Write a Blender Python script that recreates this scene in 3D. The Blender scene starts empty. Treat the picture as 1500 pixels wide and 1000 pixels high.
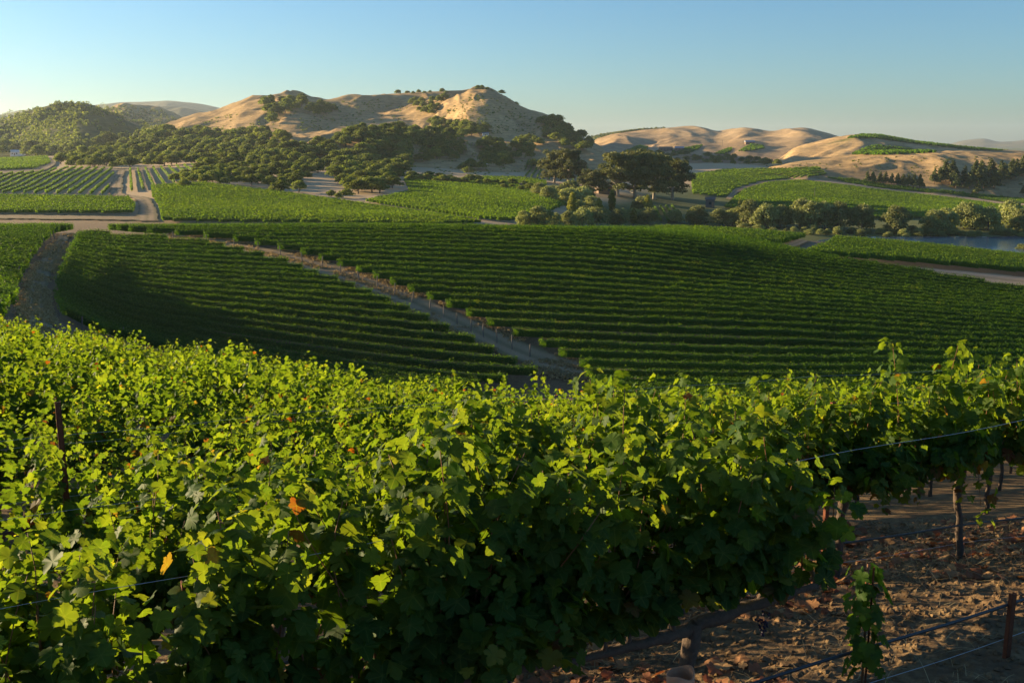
import bpy, math, random
import numpy as np
R = math.radians
# ------------------------------------------------------------------ camera
F = 35 / 36 * 1500.0
PITCH = math.atan(290 / F)
CP, SP = math.cos(PITCH), math.sin(PITCH)
scene = bpy.context.scene
COL = scene.collection
cam = bpy.data.cameras.new('camera'); camo = bpy.data.objects.new('camera', cam); COL.objects.link(camo)
cam.lens = 35; cam.sensor_width = 36; cam.clip_start = 0.1; cam.clip_end = 60000
camo.location = (0, 0, 0); camo.rotation_euler = (math.pi / 2 - PITCH, 0, 0)
scene.camera = camo
# ------------------------------------------------------------------ sky and sun
SUN_AZ, SUN_EL = R(-68), R(11)      # azimuth from +Y, negative = left
world = bpy.data.worlds.new('World'); scene.world = world; world.use_nodes = True
nt = world.node_tree; nt.nodes.clear()
sky = nt.nodes.new('ShaderNodeTexSky'); sky.sky_type = 'NISHITA'; sky.sun_disc = False
sky.sun_elevation = SUN_EL; sky.sun_rotation = SUN_AZ
sky.altitude = 0; sky.air_density = 1.0; sky.dust_density = 0.6; sky.ozone_density = 4.2
bg = nt.nodes.new('ShaderNodeBackground'); bg.inputs[1].default_value = 0.07
wo = nt.nodes.new('ShaderNodeOutputWorld')
tn = nt.nodes.new('ShaderNodeMix'); tn.data_type = 'RGBA'; tn.blend_type = 'MULTIPLY'; tn.inputs[0].default_value = 1; tn.inputs[7].default_value = (.82, .98, 1.03, 1)
nt.links.new(sky.outputs[0], tn.inputs[6]); nt.links.new(tn.outputs[2], bg.inputs[0]); nt.links.new(bg.outputs[0], wo.inputs[0])
sl = bpy.data.lights.new('sun', 'SUN'); sl.energy = 5.0; sl.angle = R(0.5); sl.color = (1.0, 0.76, 0.44)
so = bpy.data.objects.new('sun', sl); COL.objects.link(so)
so.rotation_euler = (math.pi / 2 - SUN_EL, 0, math.pi - SUN_AZ)
scene.view_settings.view_transform = 'Standard'; scene.view_settings.look = 'None'
scene.view_settings.exposure = 1.42; scene.view_settings.gamma = 1
scene.cycles.max_bounces = 8; scene.cycles.transmission_bounces = 6; scene.cycles.diffuse_bounces = 3
scene.cycles.volume_bounces = 0; scene.cycles.caustics_reflective = False; scene.cycles.caustics_refractive = False
scene.cycles.use_denoising = True

# ------------------------------------------------------------------ numeric helpers
rng = np.random.default_rng(7); random.seed(7)
def tany(y):
    y = np.asarray(y, float)
    return ((y - 500) * CP + F * SP) / (F * CP - (y - 500) * SP)
def px2tan(px, y): return (np.asarray(px, float) - 750) / (F * CP - (np.asarray(y, float) - 500) * SP)
def project(X, Y, Z):
    dep = Y * CP - Z * SP; up = Z * CP + Y * SP
    return 750 + F * X / dep, 500 - F * up / dep
def pchip(x, y, xi):
    x = np.asarray(x, float); y = np.asarray(y, float); xi = np.clip(xi, x[0], x[-1])
    h = np.diff(x); dl = np.diff(y) / h
    m = np.zeros(len(x))
    if len(x) > 2:
        w1 = 2 * h[1:] + h[:-1]; w2 = h[1:] + 2 * h[:-1]
        ok = dl[:-1] * dl[1:] > 0
        with np.errstate(divide='ignore', invalid='ignore'):
            m[1:-1] = np.where(ok, (w1 + w2) / (w1 / dl[:-1] + w2 / dl[1:]), 0)
    m[0], m[-1] = dl[0], dl[-1]
    k = np.clip(np.searchsorted(x, xi) - 1, 0, len(h) - 1)
    t = (xi - x[k]) / h[k]; t2 = t * t; t3 = t2 * t
    return (2*t3-3*t2+1)*y[k] + (t3-2*t2+t)*h[k]*m[k] + (-2*t3+3*t2)*y[k+1] + (t3-t2)*h[k]*m[k+1]
def _hash(i, j, s):
    n = (i.astype(np.int64) * 374761393 + j.astype(np.int64) * 668265263 + s * 1442695041) & 0x7fffffff
    n = ((n ^ (n >> 13)) * 1274126177) & 0x7fffffff
    return ((n ^ (n >> 16)) & 0xffff) / 65535.0
def vnoise(x, y, s=0):
    x = np.asarray(x, float); y = np.asarray(y, float)
    i = np.floor(x); j = np.floor(y); fx = x - i; fy = y - j
    fx = fx*fx*(3-2*fx); fy = fy*fy*(3-2*fy); i = i.astype(np.int64); j = j.astype(np.int64)
    a = _hash(i, j, s); b = _hash(i+1, j, s); c = _hash(i, j+1, s); d = _hash(i+1, j+1, s)
    return (a*(1-fx)+b*fx)*(1-fy) + (c*(1-fx)+d*fx)*fy
def fbm(x, y, s=0, o=4, ridged=False):
    v = 0; a = .5; tot = 0
    for k in range(o):
        n = vnoise(x, y, s + k * 17)
        if ridged: n = 1 - np.abs(2 * n - 1)
        v = v + a * n; tot += a; a *= .5; x = x * 2.03 + 5.1; y = y * 2.03 + 1.7
    return v / tot
def sstep(a, b, x):
    t = np.clip((np.asarray(x, float) - a) / (b - a), 0, 1); return t*t*(3-2*t)

# ------------------------------------------------------------------ terrain
# each line: forward distance and ground level across the view (photo row if positive, height in metres if negative)
LINES = [
 (13,  {-300:-5.0, 0:-5.1, 750:-5.2, 1500:-5.05, 1800:-5.0}),
 (20,  {-300:-5.6, 0:-6.0, 200:-6.15, 375:-6.35, 750:-7.1, 1500:-6.9, 1800:-6.9}),
 (30,  {-300:-6.8, 0:-7.6, 200:-8.05, 375:-8.7, 750:-9.9, 1500:-9.6, 1800:-9.5}),
 (45,  {-300:-8.3, 0:-9.7, 200:-11.2, 375:-12.2, 750:-14.4, 1500:-14.0, 1800:-14}),
 (60,  {-300:-9.6, 0:-11.4, 200:-14.0, 375:-16.0, 750:-18.3, 1500:-18, 1800:-18}),
 (80,  {-300:-10.8, 0:-13.2, 200:-17.3, 375:-20.2, 750:-22.6, 1500:-22.4, 1800:-22}),
 (112, {-300:385, 0:404, 200:487, 375:522, 750:562, 1100:564, 1500:560, 1800:560}),
 (122, {-300:368, 0:386, 200:452, 375:478, 750:512, 1100:520, 1500:520, 1800:520}),
 (133, {-300:360, 0:373, 200:420, 375:435, 750:459, 1100:468, 1500:486, 1800:490}),
 (148, {-300:345, 0:352, 200:383, 375:392, 750:405, 1100:424, 1500:453, 1800:470}),
 (165, {-300:334, 0:337, 200:349, 375:351, 750:357, 900:362, 1100:385, 1500:428, 1800:450}),
 (179, {-300:328, 0:329, 200:331, 375:330, 550:329, 750:332, 900:337, 1000:345, 1100:361, 1200:374, 1350:391, 1500:408, 1800:430}),
 (208, {-300:332, 0:332, 750:335, 900:333, 1000:337, 1100:347, 1200:358, 1350:371, 1500:386, 1800:410}),
 (260, {-300:344, 0:344, 750:345, 850:336, 900:332, 1000:331, 1100:335, 1200:342, 1350:354, 1500:370, 1800:393}),
 (300, {-300:322, 0:322, 200:321, 400:323, 550:324, 700:330, 800:340, 900:-33, 1000:-38, 1100:-43, 1800:-43}),
 (350, {-300:305, 0:305, 200:303, 400:306, 550:315, 700:319, 800:326, 900:-35, 1000:-39.2, 1100:-43, 1800:-43}),
 (420, {-300:287, 0:287, 200:284, 300:277, 400:286, 500:291, 600:293, 700:297, 800:303, 900:-36, 1000:-39.0, 1100:-38.8, 1190:-39.6, 1250:-40.9, 1800:-41.2}),
 (475, {-300:276, 0:276, 200:273, 300:266, 400:272, 550:276, 700:284, 800:293, 900:-36, 1000:-38.4, 1100:-38.6, 1200:-38.4, 1800:-38.2}),
 (550, {-300:262, 0:262, 200:262, 300:253, 400:256, 550:263, 700:270, 800:279, 900:290, 1000:306, 1100:312, 1200:311, 1350:316, 1500:313, 1800:312}),
 (650, {-300:246, 0:247, 100:248, 200:249, 300:241, 400:241, 550:250, 700:259, 800:268, 900:275, 1000:286, 1100:290, 1200:288, 1350:299, 1500:302, 1800:300}),
 (800, {-300:239, 0:239, 200:236, 400:225, 550:236, 700:246, 800:251, 900:259, 1000:262, 1100:262, 1200:263, 1350:279, 1500:292, 1800:290}),
 (950, {-300:236, 0:235, 300:214, 400:210, 550:222, 700:236, 800:241, 900:249, 1000:248, 1100:247, 1200:252, 1350:264, 1500:283, 1800:280}),
 (1150,{-300:233, 0:231, 200:220, 400:206, 550:214, 700:227, 800:236, 900:243, 1000:241, 1200:244, 1500:262, 1800:262}),
 (1600,{-300:228, 0:228, 400:215, 700:228, 900:238, 1500:240, 1800:240}),
 (3000,{-300:-36, 900:-38, 1800:-38}),
 (13000,{-300:-40, 900:-40, 1800:-40}),
]
TA = np.linspace(-1.0, 1.0, 281); LD = np.linspace(math.log(13), math.log(13000), 700)
_z = []
for d, kn in LINES:
    ta, zz = [], []; dl = {112:1.0,122:1.2,133:1.4,148:1.6,165:1.7,179:1.8,208:1.8,260:1.9}.get(d, 0)
    for p, v in sorted(kn.items()):
        t = float(tany(v)) if v > 0 else -v / d
        y = v if v > 0 else 500 + F * math.tan(math.atan(t) - PITCH)
        ta.append(float(px2tan(p, y))); zz.append(-t * d - dl)
    _z.append(pchip(ta, zz, TA))
_z = np.array(_z); _ld = np.log([l[0] for l in LINES])
G = np.array([pchip(_ld, _z[:, i], LD) for i in range(len(TA))])
for _ in range(3):
    G[1:-1] = (G[:-2] + 2*G[1:-1] + G[2:]) / 4
def base_h(X, Y):
    X = np.asarray(X, float); Y = np.asarray(Y, float)
    Yc = np.maximum(Y, 13.0)
    a = np.clip(X / Yc, -.999, .999); l = np.clip(np.log(Yc), LD[0], LD[-1] - 1e-6)
    fi = (a - TA[0]) / (TA[1] - TA[0]); fj = (l - LD[0]) / (LD[1] - LD[0])
    i = np.clip(fi.astype(int), 0, len(TA) - 2); j = np.clip(fj.astype(int), 0, len(LD) - 2)
    u = fi - i; v = fj - j
    z = (G[i,j]*(1-u)+G[i+1,j]*u)*(1-v) + (G[i,j+1]*(1-u)+G[i+1,j+1]*u)*v
    Xc = np.clip(X, -7, 7)
    zn = -3.6 - .2 * (np.clip(-.454*Xc + .891*Y, -6, 12) - 4.2)
    w = sstep(8, 14, Y)
    z = zn*(1-w) + z*w
    z = z + sstep(150, 600, Y) * 2.5 * (fbm(X/90, Y/90, 3, 3) - .5)
    return z
class Hill:
    def __init__(s, crest, dc, df, db, amp, wl, seed, sharp=1.0, bow=0.0):
        p = sorted(crest.items())
        s.ta = [float(px2tan(a, b)) for a, b in p]; s.t = [-float(tany(b)) for a, b in p]
        s.dc, s.df, s.db, s.amp, s.wl, s.seed, s.sharp, s.bow = dc, df, db, amp, wl, seed, sharp, bow
    def h(s, X, Y):
        X = np.asarray(X, float); Y = np.asarray(Y, float)
        ta = X / np.maximum(Y, 1)
        if ta.size and (ta.max() < s.ta[0] - .03 or ta.min() > s.ta[-1] + .03): return np.full(ta.shape, -999.0)
        mid = (s.ta[0] + s.ta[-1]) / 2; half = (s.ta[-1] - s.ta[0]) / 2
        dc = s.dc * (1 + .07 * (fbm(ta * 9 + 3, ta * 0, s.seed, 2) - .5)) + s.bow * ((ta - mid) / half)**2 * s.dc
        df = s.df * (1 + .12 * (fbm(ta * 14, ta * 0 + 2, s.seed + 5, 3) - .5))
        zc = pchip(s.ta, s.t, ta) * dc
        edge = np.minimum(sstep(s.ta[0] - .02, s.ta[0] + .01, ta), 1 - sstep(s.ta[-1] - .01, s.ta[-1] + .02, ta))
        b = base_h(X, Y) - 4
        q = np.where(Y < dc, np.clip((Y - df) / (dc - df), 0, 1), np.clip(1 - (Y - dc) / (s.db - dc), 0, 1))
        prof = np.where(Y < dc, np.sin(q * math.pi / 2) ** s.sharp, q*q*(3-2*q))
        # spurs and gullies running down the slope
        wx = X + .5 * s.wl * (fbm(X/s.wl, Y/s.wl, s.seed + 9, 2) - .5) * 2
        n = fbm(wx / s.wl, Y / (s.wl * 2.2), s.seed, 4, True) - .62
        n2 = fbm(X / (s.wl*.35), Y / (s.wl*.5), s.seed + 3, 3) - .5
        bump = np.sin(np.clip(q, 0, 1) * math.pi) ** .7
        n3 = fbm(X / 14, Y / 14, s.seed + 6, 3) - .5
        return np.where(q > 0, b + (zc - b) * prof * edge + .62 * s.amp * edge * (n * bump + .3 * n2 * bump) + 1.6 * n3 * np.minimum(bump * 2, 1) * (s.dc < 2500), b - 8)
HILLS = [
 ('brown_hill', Hill({1060:262,1090:252,1130:247,1180:237,1230:231,1300:225,1360:223,1420:223,1500:227,1600:226,1800:226}, 1010, 745, 1400, 26, 110, 11), 'rounded tan grass hill behind the pine clump on the right'),
 ('green_ridge', Hill({1150:222,1190:210,1230:202,1270:198,1330:206,1400:213,1480:220,1600:226,1800:230}, 1500, 1120, 2200, 28, 170, 21), 'low ridge with vineyard patches above the tan hill'),
 ('tan_hills', Hill({850:222,880:204,905:197,940:192,1000:187,1030:189,1052:193,1090:188,1130:192,1175:187,1205:193,1240:203,1290:214,1340:222}, 2300, 1500, 3300, 80, 340, 35), 'folded tan hills in the right distance'),
 ('wooded_rise', Hill({830:215,870:199,905:193,945:188,985:192,1030:200}, 3100, 2500, 3800, 30, 200, 41), 'dark wooded rise behind the left end of the folded tan hills'),
 ('golden_hill', Hill({190:203,215:195,240:188,290:173,330:165,360:155,385:149,430:143,480:149,530:141,580:137,640:134,680:136,720:145,770:170,820:210}, 1600, 960, 2400, 56, 140, 52), 'long golden grass hill left of the peak'),
 ('golden_peak', Hill({575:212,600:194,630:172,655:152,680:137,700:128,716:129,740:144,770:163,800:175,830:190,865:213,890:226}, 1330, 930, 1900, 60, 120, 67, 1.0, -.04), 'pointed golden peak, highest in the picture'),
 ('foothill', Hill({380:207,430:200,500:193,560:190,620:192,680:198,730:206,790:214,850:226,900:240}, 1010, 700, 1300, 62, 120, 77), 'oak dotted golden foothill below the peak'),
 ('wooded_hill', Hill({-300:182,0:174,30:166,60:158,110:151,140:155,165:166,190:179,220:191,260:202}, 1750, 1150, 2400, 55, 150, 88), 'rounded green wooded hill on the far left'),
 ('pale_hill', Hill({120:185,150:165,180:153,200:156,230:160,260:172,290:188}, 2400, 1900, 3000, 60, 170, 91), 'pale green hill between the wooded hill and the golden hill'),
 ('far_mountain', Hill({-300:170,0:168,30:162,60:160,140:154,190:150,240:149,280:152,330:161,400:172}, 6500, 5200, 8500, 120, 600, 95), 'hazy mountains on the left horizon'),
 ('far_mountain', Hill({-300:176,0:172,100:168,170:160,215:155,260:157,300:164,350:175}, 4600, 3800, 5600, 90, 400, 99), 'nearer hazy ridge before the left horizon mountains'),
 ('far_mountain', Hill({1360:221,1390:212,1415:206,1440:204,1465:209,1480:209,1500:206,1540:202,1620:198,1800:206}, 10500, 9000, 12500, 120, 900, 103), 'blue hazy mountains on the right horizon'),
]
def ground_h(X, Y):
    z = base_h(X, Y)
    ymin = float(np.min(Y)); ymax = float(np.max(Y))
    for n, hl, l in HILLS:
        if ymax > hl.df * .85 and ymin < hl.db: z = np.maximum(z, hl.h(X, Y))
    return z
_MY = np.exp(np.linspace(math.log(2.5), math.log(12500), 1300))
def at(px, py, ymin=0, ymax=1e9):
    """first place where the ground meets the sight line through a photo point"""
    Ys = _MY[(_MY > ymin) & (_MY < ymax)]
    ta = float(px2tan(px, py)); t = float(tany(py))
    g = ground_h(ta * Ys, Ys); ok = g >= -t * Ys
    if not ok.any(): return None
    k = int(np.argmax(ok)); y = Ys[k]
    if k > 0:
        e0 = -t*Ys[k-1] - g[k-1]; e1 = -t*Ys[k] - g[k]; f = e0 / (e0 - e1 + 1e-9); y = Ys[k-1] + (Ys[k]-Ys[k-1]) * min(max(f, 0), 1)
    return np.array([ta * y, y, float(ground_h(np.array([ta * y]), np.array([y]))[0])])
def inpoly(px, py, poly):
    c = np.zeros(np.shape(px), bool); n = len(poly)
    for i in range(n):
        x1, y1 = poly[i]; x2, y2 = poly[(i+1) % n]
        if y1 == y2: continue
        m = ((y1 > py) != (y2 > py)) & (px < (x2 - x1) * (py - y1) / (y2 - y1) + x1)
        c ^= m
    return c

# ------------------------------------------------------------------ mesh helpers
def build(name, V, faces, mats, parent=None, smooth=False, midx=None, tint=None, link=True):
    """faces: list of int arrays (n,k)"""
    me = bpy.data.meshes.new(name)
    V = np.asarray(V, np.float32); me.vertices.add(len(V)); me.vertices.foreach_set('co', V.ravel())
    if not isinstance(faces, list): faces = [faces]
    faces = [np.asarray(f, np.int32) for f in faces if len(f)]
    loops = np.concatenate([f.ravel() for f in faces]); tot = np.concatenate([np.full(len(f), f.shape[1], np.int32) for f in faces])
    st = np.concatenate([[0], np.cumsum(tot)[:-1]]).astype(np.int32)
    me.loops.add(len(loops)); me.loops.foreach_set('vertex_index', loops)
    me.polygons.add(len(tot)); me.polygons.foreach_set('loop_start', st); me.polygons.foreach_set('loop_total', tot)
    for m in (mats if isinstance(mats, (list, tuple)) else [mats]): me.materials.append(m)
    if midx is not None: me.polygons.foreach_set('material_index', np.asarray(midx, np.int32))
    me.polygons.foreach_set('use_smooth', np.full(len(tot), smooth))
    if tint is not None:
        a = me.attributes.new('tint', 'FLOAT', 'POINT'); a.data.foreach_set('value', np.asarray(tint, np.float32))
    me.update(calc_edges=True)
    o = bpy.data.objects.new(name, me)
    if link: COL.objects.link(o)
    if parent: o.parent = parent
    return o
def tag(o, label=None, cat=None, group=None, kind=None):
    if label: o['label'] = label
    if cat: o['category'] = cat
    if group: o['group'] = group
    if kind: o['kind'] = kind
    return o
def empty(name, loc, rz=0):
    o = bpy.data.objects.new(name, None); COL.objects.link(o); o.empty_display_size = .2
    o.location = loc; o.rotation_euler = (0, 0, rz); return o
def copy_tree(o, parent=None):
    c = o.copy(); COL.objects.link(c)
    if parent is not None: c.parent = parent
    for ch in list(o.children): copy_tree(ch, c)
    return c
class MB:
    def __init__(s): s.v = []; s.q = []; s.t = []; s.n = 0
    def add(s, v, q=None, t=None):
        v = np.asarray(v, float)
        if q is not None: s.q.append(np.asarray(q) + s.n)
        if t is not None: s.t.append(np.asarray(t) + s.n)
        s.v.append(v); s.n += len(v)
    def box(s, c, d, rz=0):
        x, y, z = np.array(d) / 2
        v = np.array([[-x,-y,-z],[x,-y,-z],[x,y,-z],[-x,y,-z],[-x,-y,z],[x,-y,z],[x,y,z],[-x,y,z]])
        ca, sa = math.cos(rz), math.sin(rz); M = np.array([[ca,-sa,0],[sa,ca,0],[0,0,1]])
        s.add(v @ M.T + np.array(c), [[0,3,2,1],[4,5,6,7],[0,1,5,4],[1,2,6,5],[2,3,7,6],[3,0,4,7]])
    def tube(s, pts, rad, n=6, jit=0):
        pts = np.asarray(pts, float); rad = np.broadcast_to(rad, (len(pts),))
        tg = np.gradient(pts, axis=0); tg /= np.linalg.norm(tg, axis=1)[:, None] + 1e-9
        up = np.array([0, 0, 1.0]) if abs(tg[:, 2]).mean() < .8 else np.array([1.0, 0, 0])
        a = np.cross(tg, up); a /= np.linalg.norm(a, axis=1)[:, None] + 1e-9; b = np.cross(tg, a)
        th = np.arange(n) * 2 * math.pi / n
        r = rad[:, None] * (1 + (jit * rng.normal(size=(len(pts), n)) if jit else 0))
        v = pts[:, None] + r[..., None] * (np.cos(th)[None, :, None] * a[:, None] + np.sin(th)[None, :, None] * b[:, None])
        m = len(pts); i = np.arange(m-1)[:, None] * n; k = np.arange(n)[None]
        q = np.stack([i+k, i+(k+1)%n, i+n+(k+1)%n, i+n+k], -1).reshape(-1, 4)
        v = np.concatenate([v.reshape(-1, 3), [pts[0]], [pts[-1]]]); kk = np.arange(n)
        t = np.concatenate([np.stack([np.full(n, m*n), (kk+1)%n, kk], -1), np.stack([np.full(n, m*n+1), (m-1)*n+kk, (m-1)*n+(kk+1)%n], -1)])
        s.add(v, q, t)
    def build(s, name, mat, parent=None, smooth=False, tint=None):
        f = []
        if s.q: f.append(np.concatenate(s.q))
        if s.t: f.append(np.concatenate(s.t))
        return build(name, np.concatenate(s.v), f, mat, parent, smooth, tint=tint)

# ------------------------------------------------------------------ materials
def newmat(name):
    m = bpy.data.materials.new(name); m.use_nodes = True; n = m.node_tree; n.nodes.clear()
    out = n.nodes.new('ShaderNodeOutputMaterial'); return m, n, out
def ramp(n, stops, src=None):
    r = n.nodes.new('ShaderNodeValToRGB'); e = r.color_ramp.elements
    e[0].position, e[0].color = stops[0][0], (*stops[0][1], 1); e[1].position, e[1].color = stops[-1][0], (*stops[-1][1], 1)
    for p, c in stops[1:-1]:
        x = e.new(p); x.color = (*c, 1)
    if src is not None: n.links.new(src, r.inputs[0])
    return r.outputs[0]
def noise(n, scale, detail=4, rough=.55, vec=None, out=0):
    t = n.nodes.new('ShaderNodeTexNoise'); t.inputs['Scale'].default_value = scale; t.inputs['Detail'].default_value = detail
    t.inputs['Roughness'].default_value = rough
    if vec is not None: n.links.new(vec, t.inputs['Vector'])
    return t.outputs[out]
def pos(n): return n.nodes.new('ShaderNodeNewGeometry').outputs['Position']
def mix(n, f, a, b, mode='MIX'):
    m = n.nodes.new('ShaderNodeMix'); m.data_type = 'RGBA'; m.blend_type = mode
    for k, v in ((0, f), (6, a), (7, b)):
        if hasattr(v, 'links'): n.links.new(v, m.inputs[k])
        elif k == 0: m.inputs[0].default_value = v
        else: m.inputs[k].default_value = (*v, 1)
    return m.outputs[2]
def principled(n, out, col, rough=.8, bump=None, bdist=.02, bstr=.6, spec=.3, metal=0):
    p = n.nodes.new('ShaderNodeBsdfPrincipled'); p.inputs['Roughness'].default_value = rough
    p.inputs['Specular IOR Level'].default_value = spec; p.inputs['Metallic'].default_value = metal
    if hasattr(col, 'links'): n.links.new(col, p.inputs['Base Color'])
    else: p.inputs['Base Color'].default_value = (*col, 1)
    if bump is not None:
        b = n.nodes.new('ShaderNodeBump'); b.inputs['Strength'].default_value = bstr; b.inputs['Distance'].default_value = bdist
        n.links.new(bump, b.inputs['Height']); n.links.new(b.outputs[0], p.inputs['Normal'])
    if out is not None: n.links.new(p.outputs[0], out.inputs[0])
    return p
def leafmat(name, stops, trans, fac=.35, rough=.5, spec=.35, objvar=.25, rib=False):
    """leaf: colour by the leaf's own tint attribute, light passes through"""
    m, n, out = newmat(name)
    at_ = n.nodes.new('ShaderNodeAttribute'); at_.attribute_name = 'tint'
    c = ramp(n, stops, at_.outputs['Fac'])
    if rib:
        rb = n.nodes.new('ShaderNodeAttribute'); rb.attribute_name = 'rib'
        c = mix(n, ramp(n, [(.80, (0,0,0)), (.97, (.42,.42,.42))], rb.outputs['Fac']), c, (.13,.19,.05))
        c = mix(n, ramp(n, [(.35, (0,0,0)), (.75, (.35,.35,.35))], noise(n, 38, 4, .6, pos(n))), c, (.07,.085,.015))
    oi = n.nodes.new('ShaderNodeObjectInfo')
    hs = n.nodes.new('ShaderNodeHueSaturation'); n.links.new(c, hs.inputs['Color'])
    mr = n.nodes.new('ShaderNodeMapRange'); mr.inputs[3].default_value = 1 - objvar; mr.inputs[4].default_value = 1 + objvar
    n.links.new(oi.outputs['Random'], mr.inputs[0]); n.links.new(mr.outputs[0], hs.inputs['Value'])
    p = principled(n, None, hs.outputs[0], rough, spec=spec)
    t = n.nodes.new('ShaderNodeBsdfTranslucent')
    tc = mix(n, 1.0, hs.outputs[0], trans, 'MULTIPLY'); tc.node.clamp_result = True; n.links.new(tc, t.inputs[0])
    ms = n.nodes.new('ShaderNodeMixShader'); ms.inputs[0].default_value = fac
    n.links.new(p.outputs[0], ms.inputs[1]); n.links.new(t.outputs[0], ms.inputs[2]); n.links.new(ms.outputs[0], out.inputs[0])
    return m
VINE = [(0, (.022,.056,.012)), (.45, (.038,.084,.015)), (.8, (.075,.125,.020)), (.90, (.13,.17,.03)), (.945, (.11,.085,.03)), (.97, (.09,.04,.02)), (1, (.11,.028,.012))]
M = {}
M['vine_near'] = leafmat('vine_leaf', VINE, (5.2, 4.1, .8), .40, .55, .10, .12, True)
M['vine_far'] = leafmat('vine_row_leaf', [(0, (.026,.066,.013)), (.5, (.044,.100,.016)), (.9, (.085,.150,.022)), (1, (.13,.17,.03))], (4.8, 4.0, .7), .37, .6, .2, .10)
M['vine_sunlit'] = leafmat('sunlit_vine_row_leaf', [(0, (.050,.10,.018)), (.5, (.085,.150,.024)), (.9, (.14,.205,.032)), (1, (.18,.21,.045))], (3.4, 3.1, .7), .34, .6, .2, .10)  # lighter copy of the row leaf, with the fields' sunlight painted into its green
M['oak'] = leafmat('oak_leaf', [(0, (.065,.090,.020)), (.6, (.135,.165,.036)), (1, (.23,.235,.058))], (2.4, 2.4, .9), .32, .65, .2, .35)
M['euc'] = leafmat('gum_leaf', [(0, (.060,.078,.022)), (.6, (.11,.13,.038)), (1, (.19,.18,.06))], (2, 1.8, 1), .26, .6, .25, .2)
M['willow'] = leafmat('willow_leaf', [(0, (.13,.15,.05)), (.6, (.25,.27,.10)), (1, (.38,.38,.16))], (2, 2, 1), .28, .6, .2, .3)
M['poplar'] = leafmat('poplar_leaf', [(0, (.11,.13,.02)), (.6, (.20,.20,.035)), (1, (.30,.27,.05))], (2, 2, 1), .3, .6, .2, .3)
M['pine'] = leafmat('pine_needle', [(0, (.06,.085,.026)), (.6, (.12,.145,.045)), (1, (.21,.21,.075))], (1.5, 1.5, 1), .15, .7, .2, .25)
def simple(name, c, rough=.8, var=.3, sc=8, spec=.3, metal=0, bump=.01):
    m, n, out = newmat(name); P = pos(n); f = noise(n, sc, 5, .6, P)
    col = mix(n, f, tuple(x*(1-var) for x in c), tuple(min(1, x*(1+var)) for x in c))
    principled(n, out, col, rough, f, bump, .6, spec, metal); return m
M['bark'] = simple('bark', (.10,.07,.05), .9, .5, 30, bump=.02)
M['treebark'] = simple('tree_bark', (.16,.12,.09), .9, .4, 2)
M['palebark'] = simple('pale_bark', (.32,.27,.21), .9, .35, 1.5)
M['cane'] = simple('cane', (.22,.10,.045), .6, .4, 40)
M['rust'] = simple('rusty_steel', (.17,.055,.025), .75, .5, 30, metal=.2)
M['postwood'] = simple('weathered_wood', (.17,.145,.115), .9, .35, 12)
M['wire'] = simple('galvanised_wire', (.45,.46,.48), .35, .1, 20, metal=.9)
M['hose'] = simple('black_hose', (.02,.021,.024), .38, .3, 20, spec=.6)
M['tube'] = simple('clay_grow_tube', (.55,.27,.15), .7, .2, 14)
M['white'] = simple('white_paint', (.75,.73,.70), .7, .1, 3)
M['roofgrey'] = simple('grey_roof', (.30,.32,.36), .6, .2, 3)
M['darkglass'] = simple('dark_glass', (.03,.035,.04), .15, .1, 3, spec=.7)
M['bluewall'] = simple('blue_grey_wall', (.10,.10,.10), .8, .2, 3)
M['brownwall'] = simple('brown_wall', (.22,.15,.10), .8, .2, 3)
M['grape'] = simple('grape_skin', (.02,.012,.03), .45, .3, 60)
M['bareleaf'] = leafmat('dry_leaf', [(0, (.20,.08,.04)), (.5, (.30,.13,.06)), (1, (.42,.26,.12))], (1.4, 1, .6), .25, .7, .2, .1)
M['straw'] = simple('straw', (.42,.33,.18), .8, .3, 10)
M['dryweed'] = leafmat('dry_grass_blade', [(0, (.30,.22,.11)), (1, (.48,.38,.20))], (1.3, 1.1, .7), .25, .8, .1, .1)
# golden grass land
def grass_land(name, dark, light, green=None, sc=1.0, gthr=.6):
    m, n, out = newmat(name); P = pos(n)
    mp = n.nodes.new('ShaderNodeMapping'); n.links.new(P, mp.inputs[0]); mp.inputs['Scale'].default_value = (1, 1, 2.4)
    a = noise(n, .006*sc, 8, .62, P); b = noise(n, .05*sc, 8, .7, mp.outputs[0]); c = noise(n, .7, 4, .6, P)
    col = mix(n, ramp(n, [(.35, (0,0,0)), (.65, (1,1,1))], a), dark, light)
    col = mix(n, ramp(n, [(.38, (0,0,0)), (.62, (.55,.55,.55))], b), col, tuple(x*.6 for x in dark))
    # cattle paths along the contours
    sp = n.nodes.new('ShaderNodeSeparateXYZ'); n.links.new(P, sp.inputs[0])
    ad = n.nodes.new('ShaderNodeMath'); ad.operation = 'MULTIPLY_ADD'; n.links.new(b, ad.inputs[0]); ad.inputs[1].default_value = 9; n.links.new(sp.outputs[2], ad.inputs[2])
    mu = n.nodes.new('ShaderNodeMath'); mu.operation = 'MULTIPLY'; n.links.new(ad.outputs[0], mu.inputs[0]); mu.inputs[1].default_value = 2.3
    si = n.nodes.new('ShaderNodeMath'); si.operation = 'SINE'; n.links.new(mu.outputs[0], si.inputs[0])
    col = mix(n, ramp(n, [(.6, (0,0,0)), (1, (.45,.45,.45))], si.outputs[0]), col, tuple(x*.5 for x in dark))
    if green: col = mix(n, ramp(n, [(gthr-.06, (0,0,0)), (gthr+.06, (1,1,1))], noise(n, .011*sc, 7, .65, P)), col, green)
    principled(n, out, col, .95, b, 3.0, .5, .05); return m
M['gold'] = grass_land('golden_grass', (.40,.265,.125), (.60,.41,.20))
M['goldg'] = grass_land('golden_grass_with_scrub', (.44,.29,.14), (.60,.42,.21), (.13,.14,.045), 1, .62)
M['tan'] = grass_land('tan_grass', (.42,.285,.155), (.59,.42,.235), None, .7)
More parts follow.
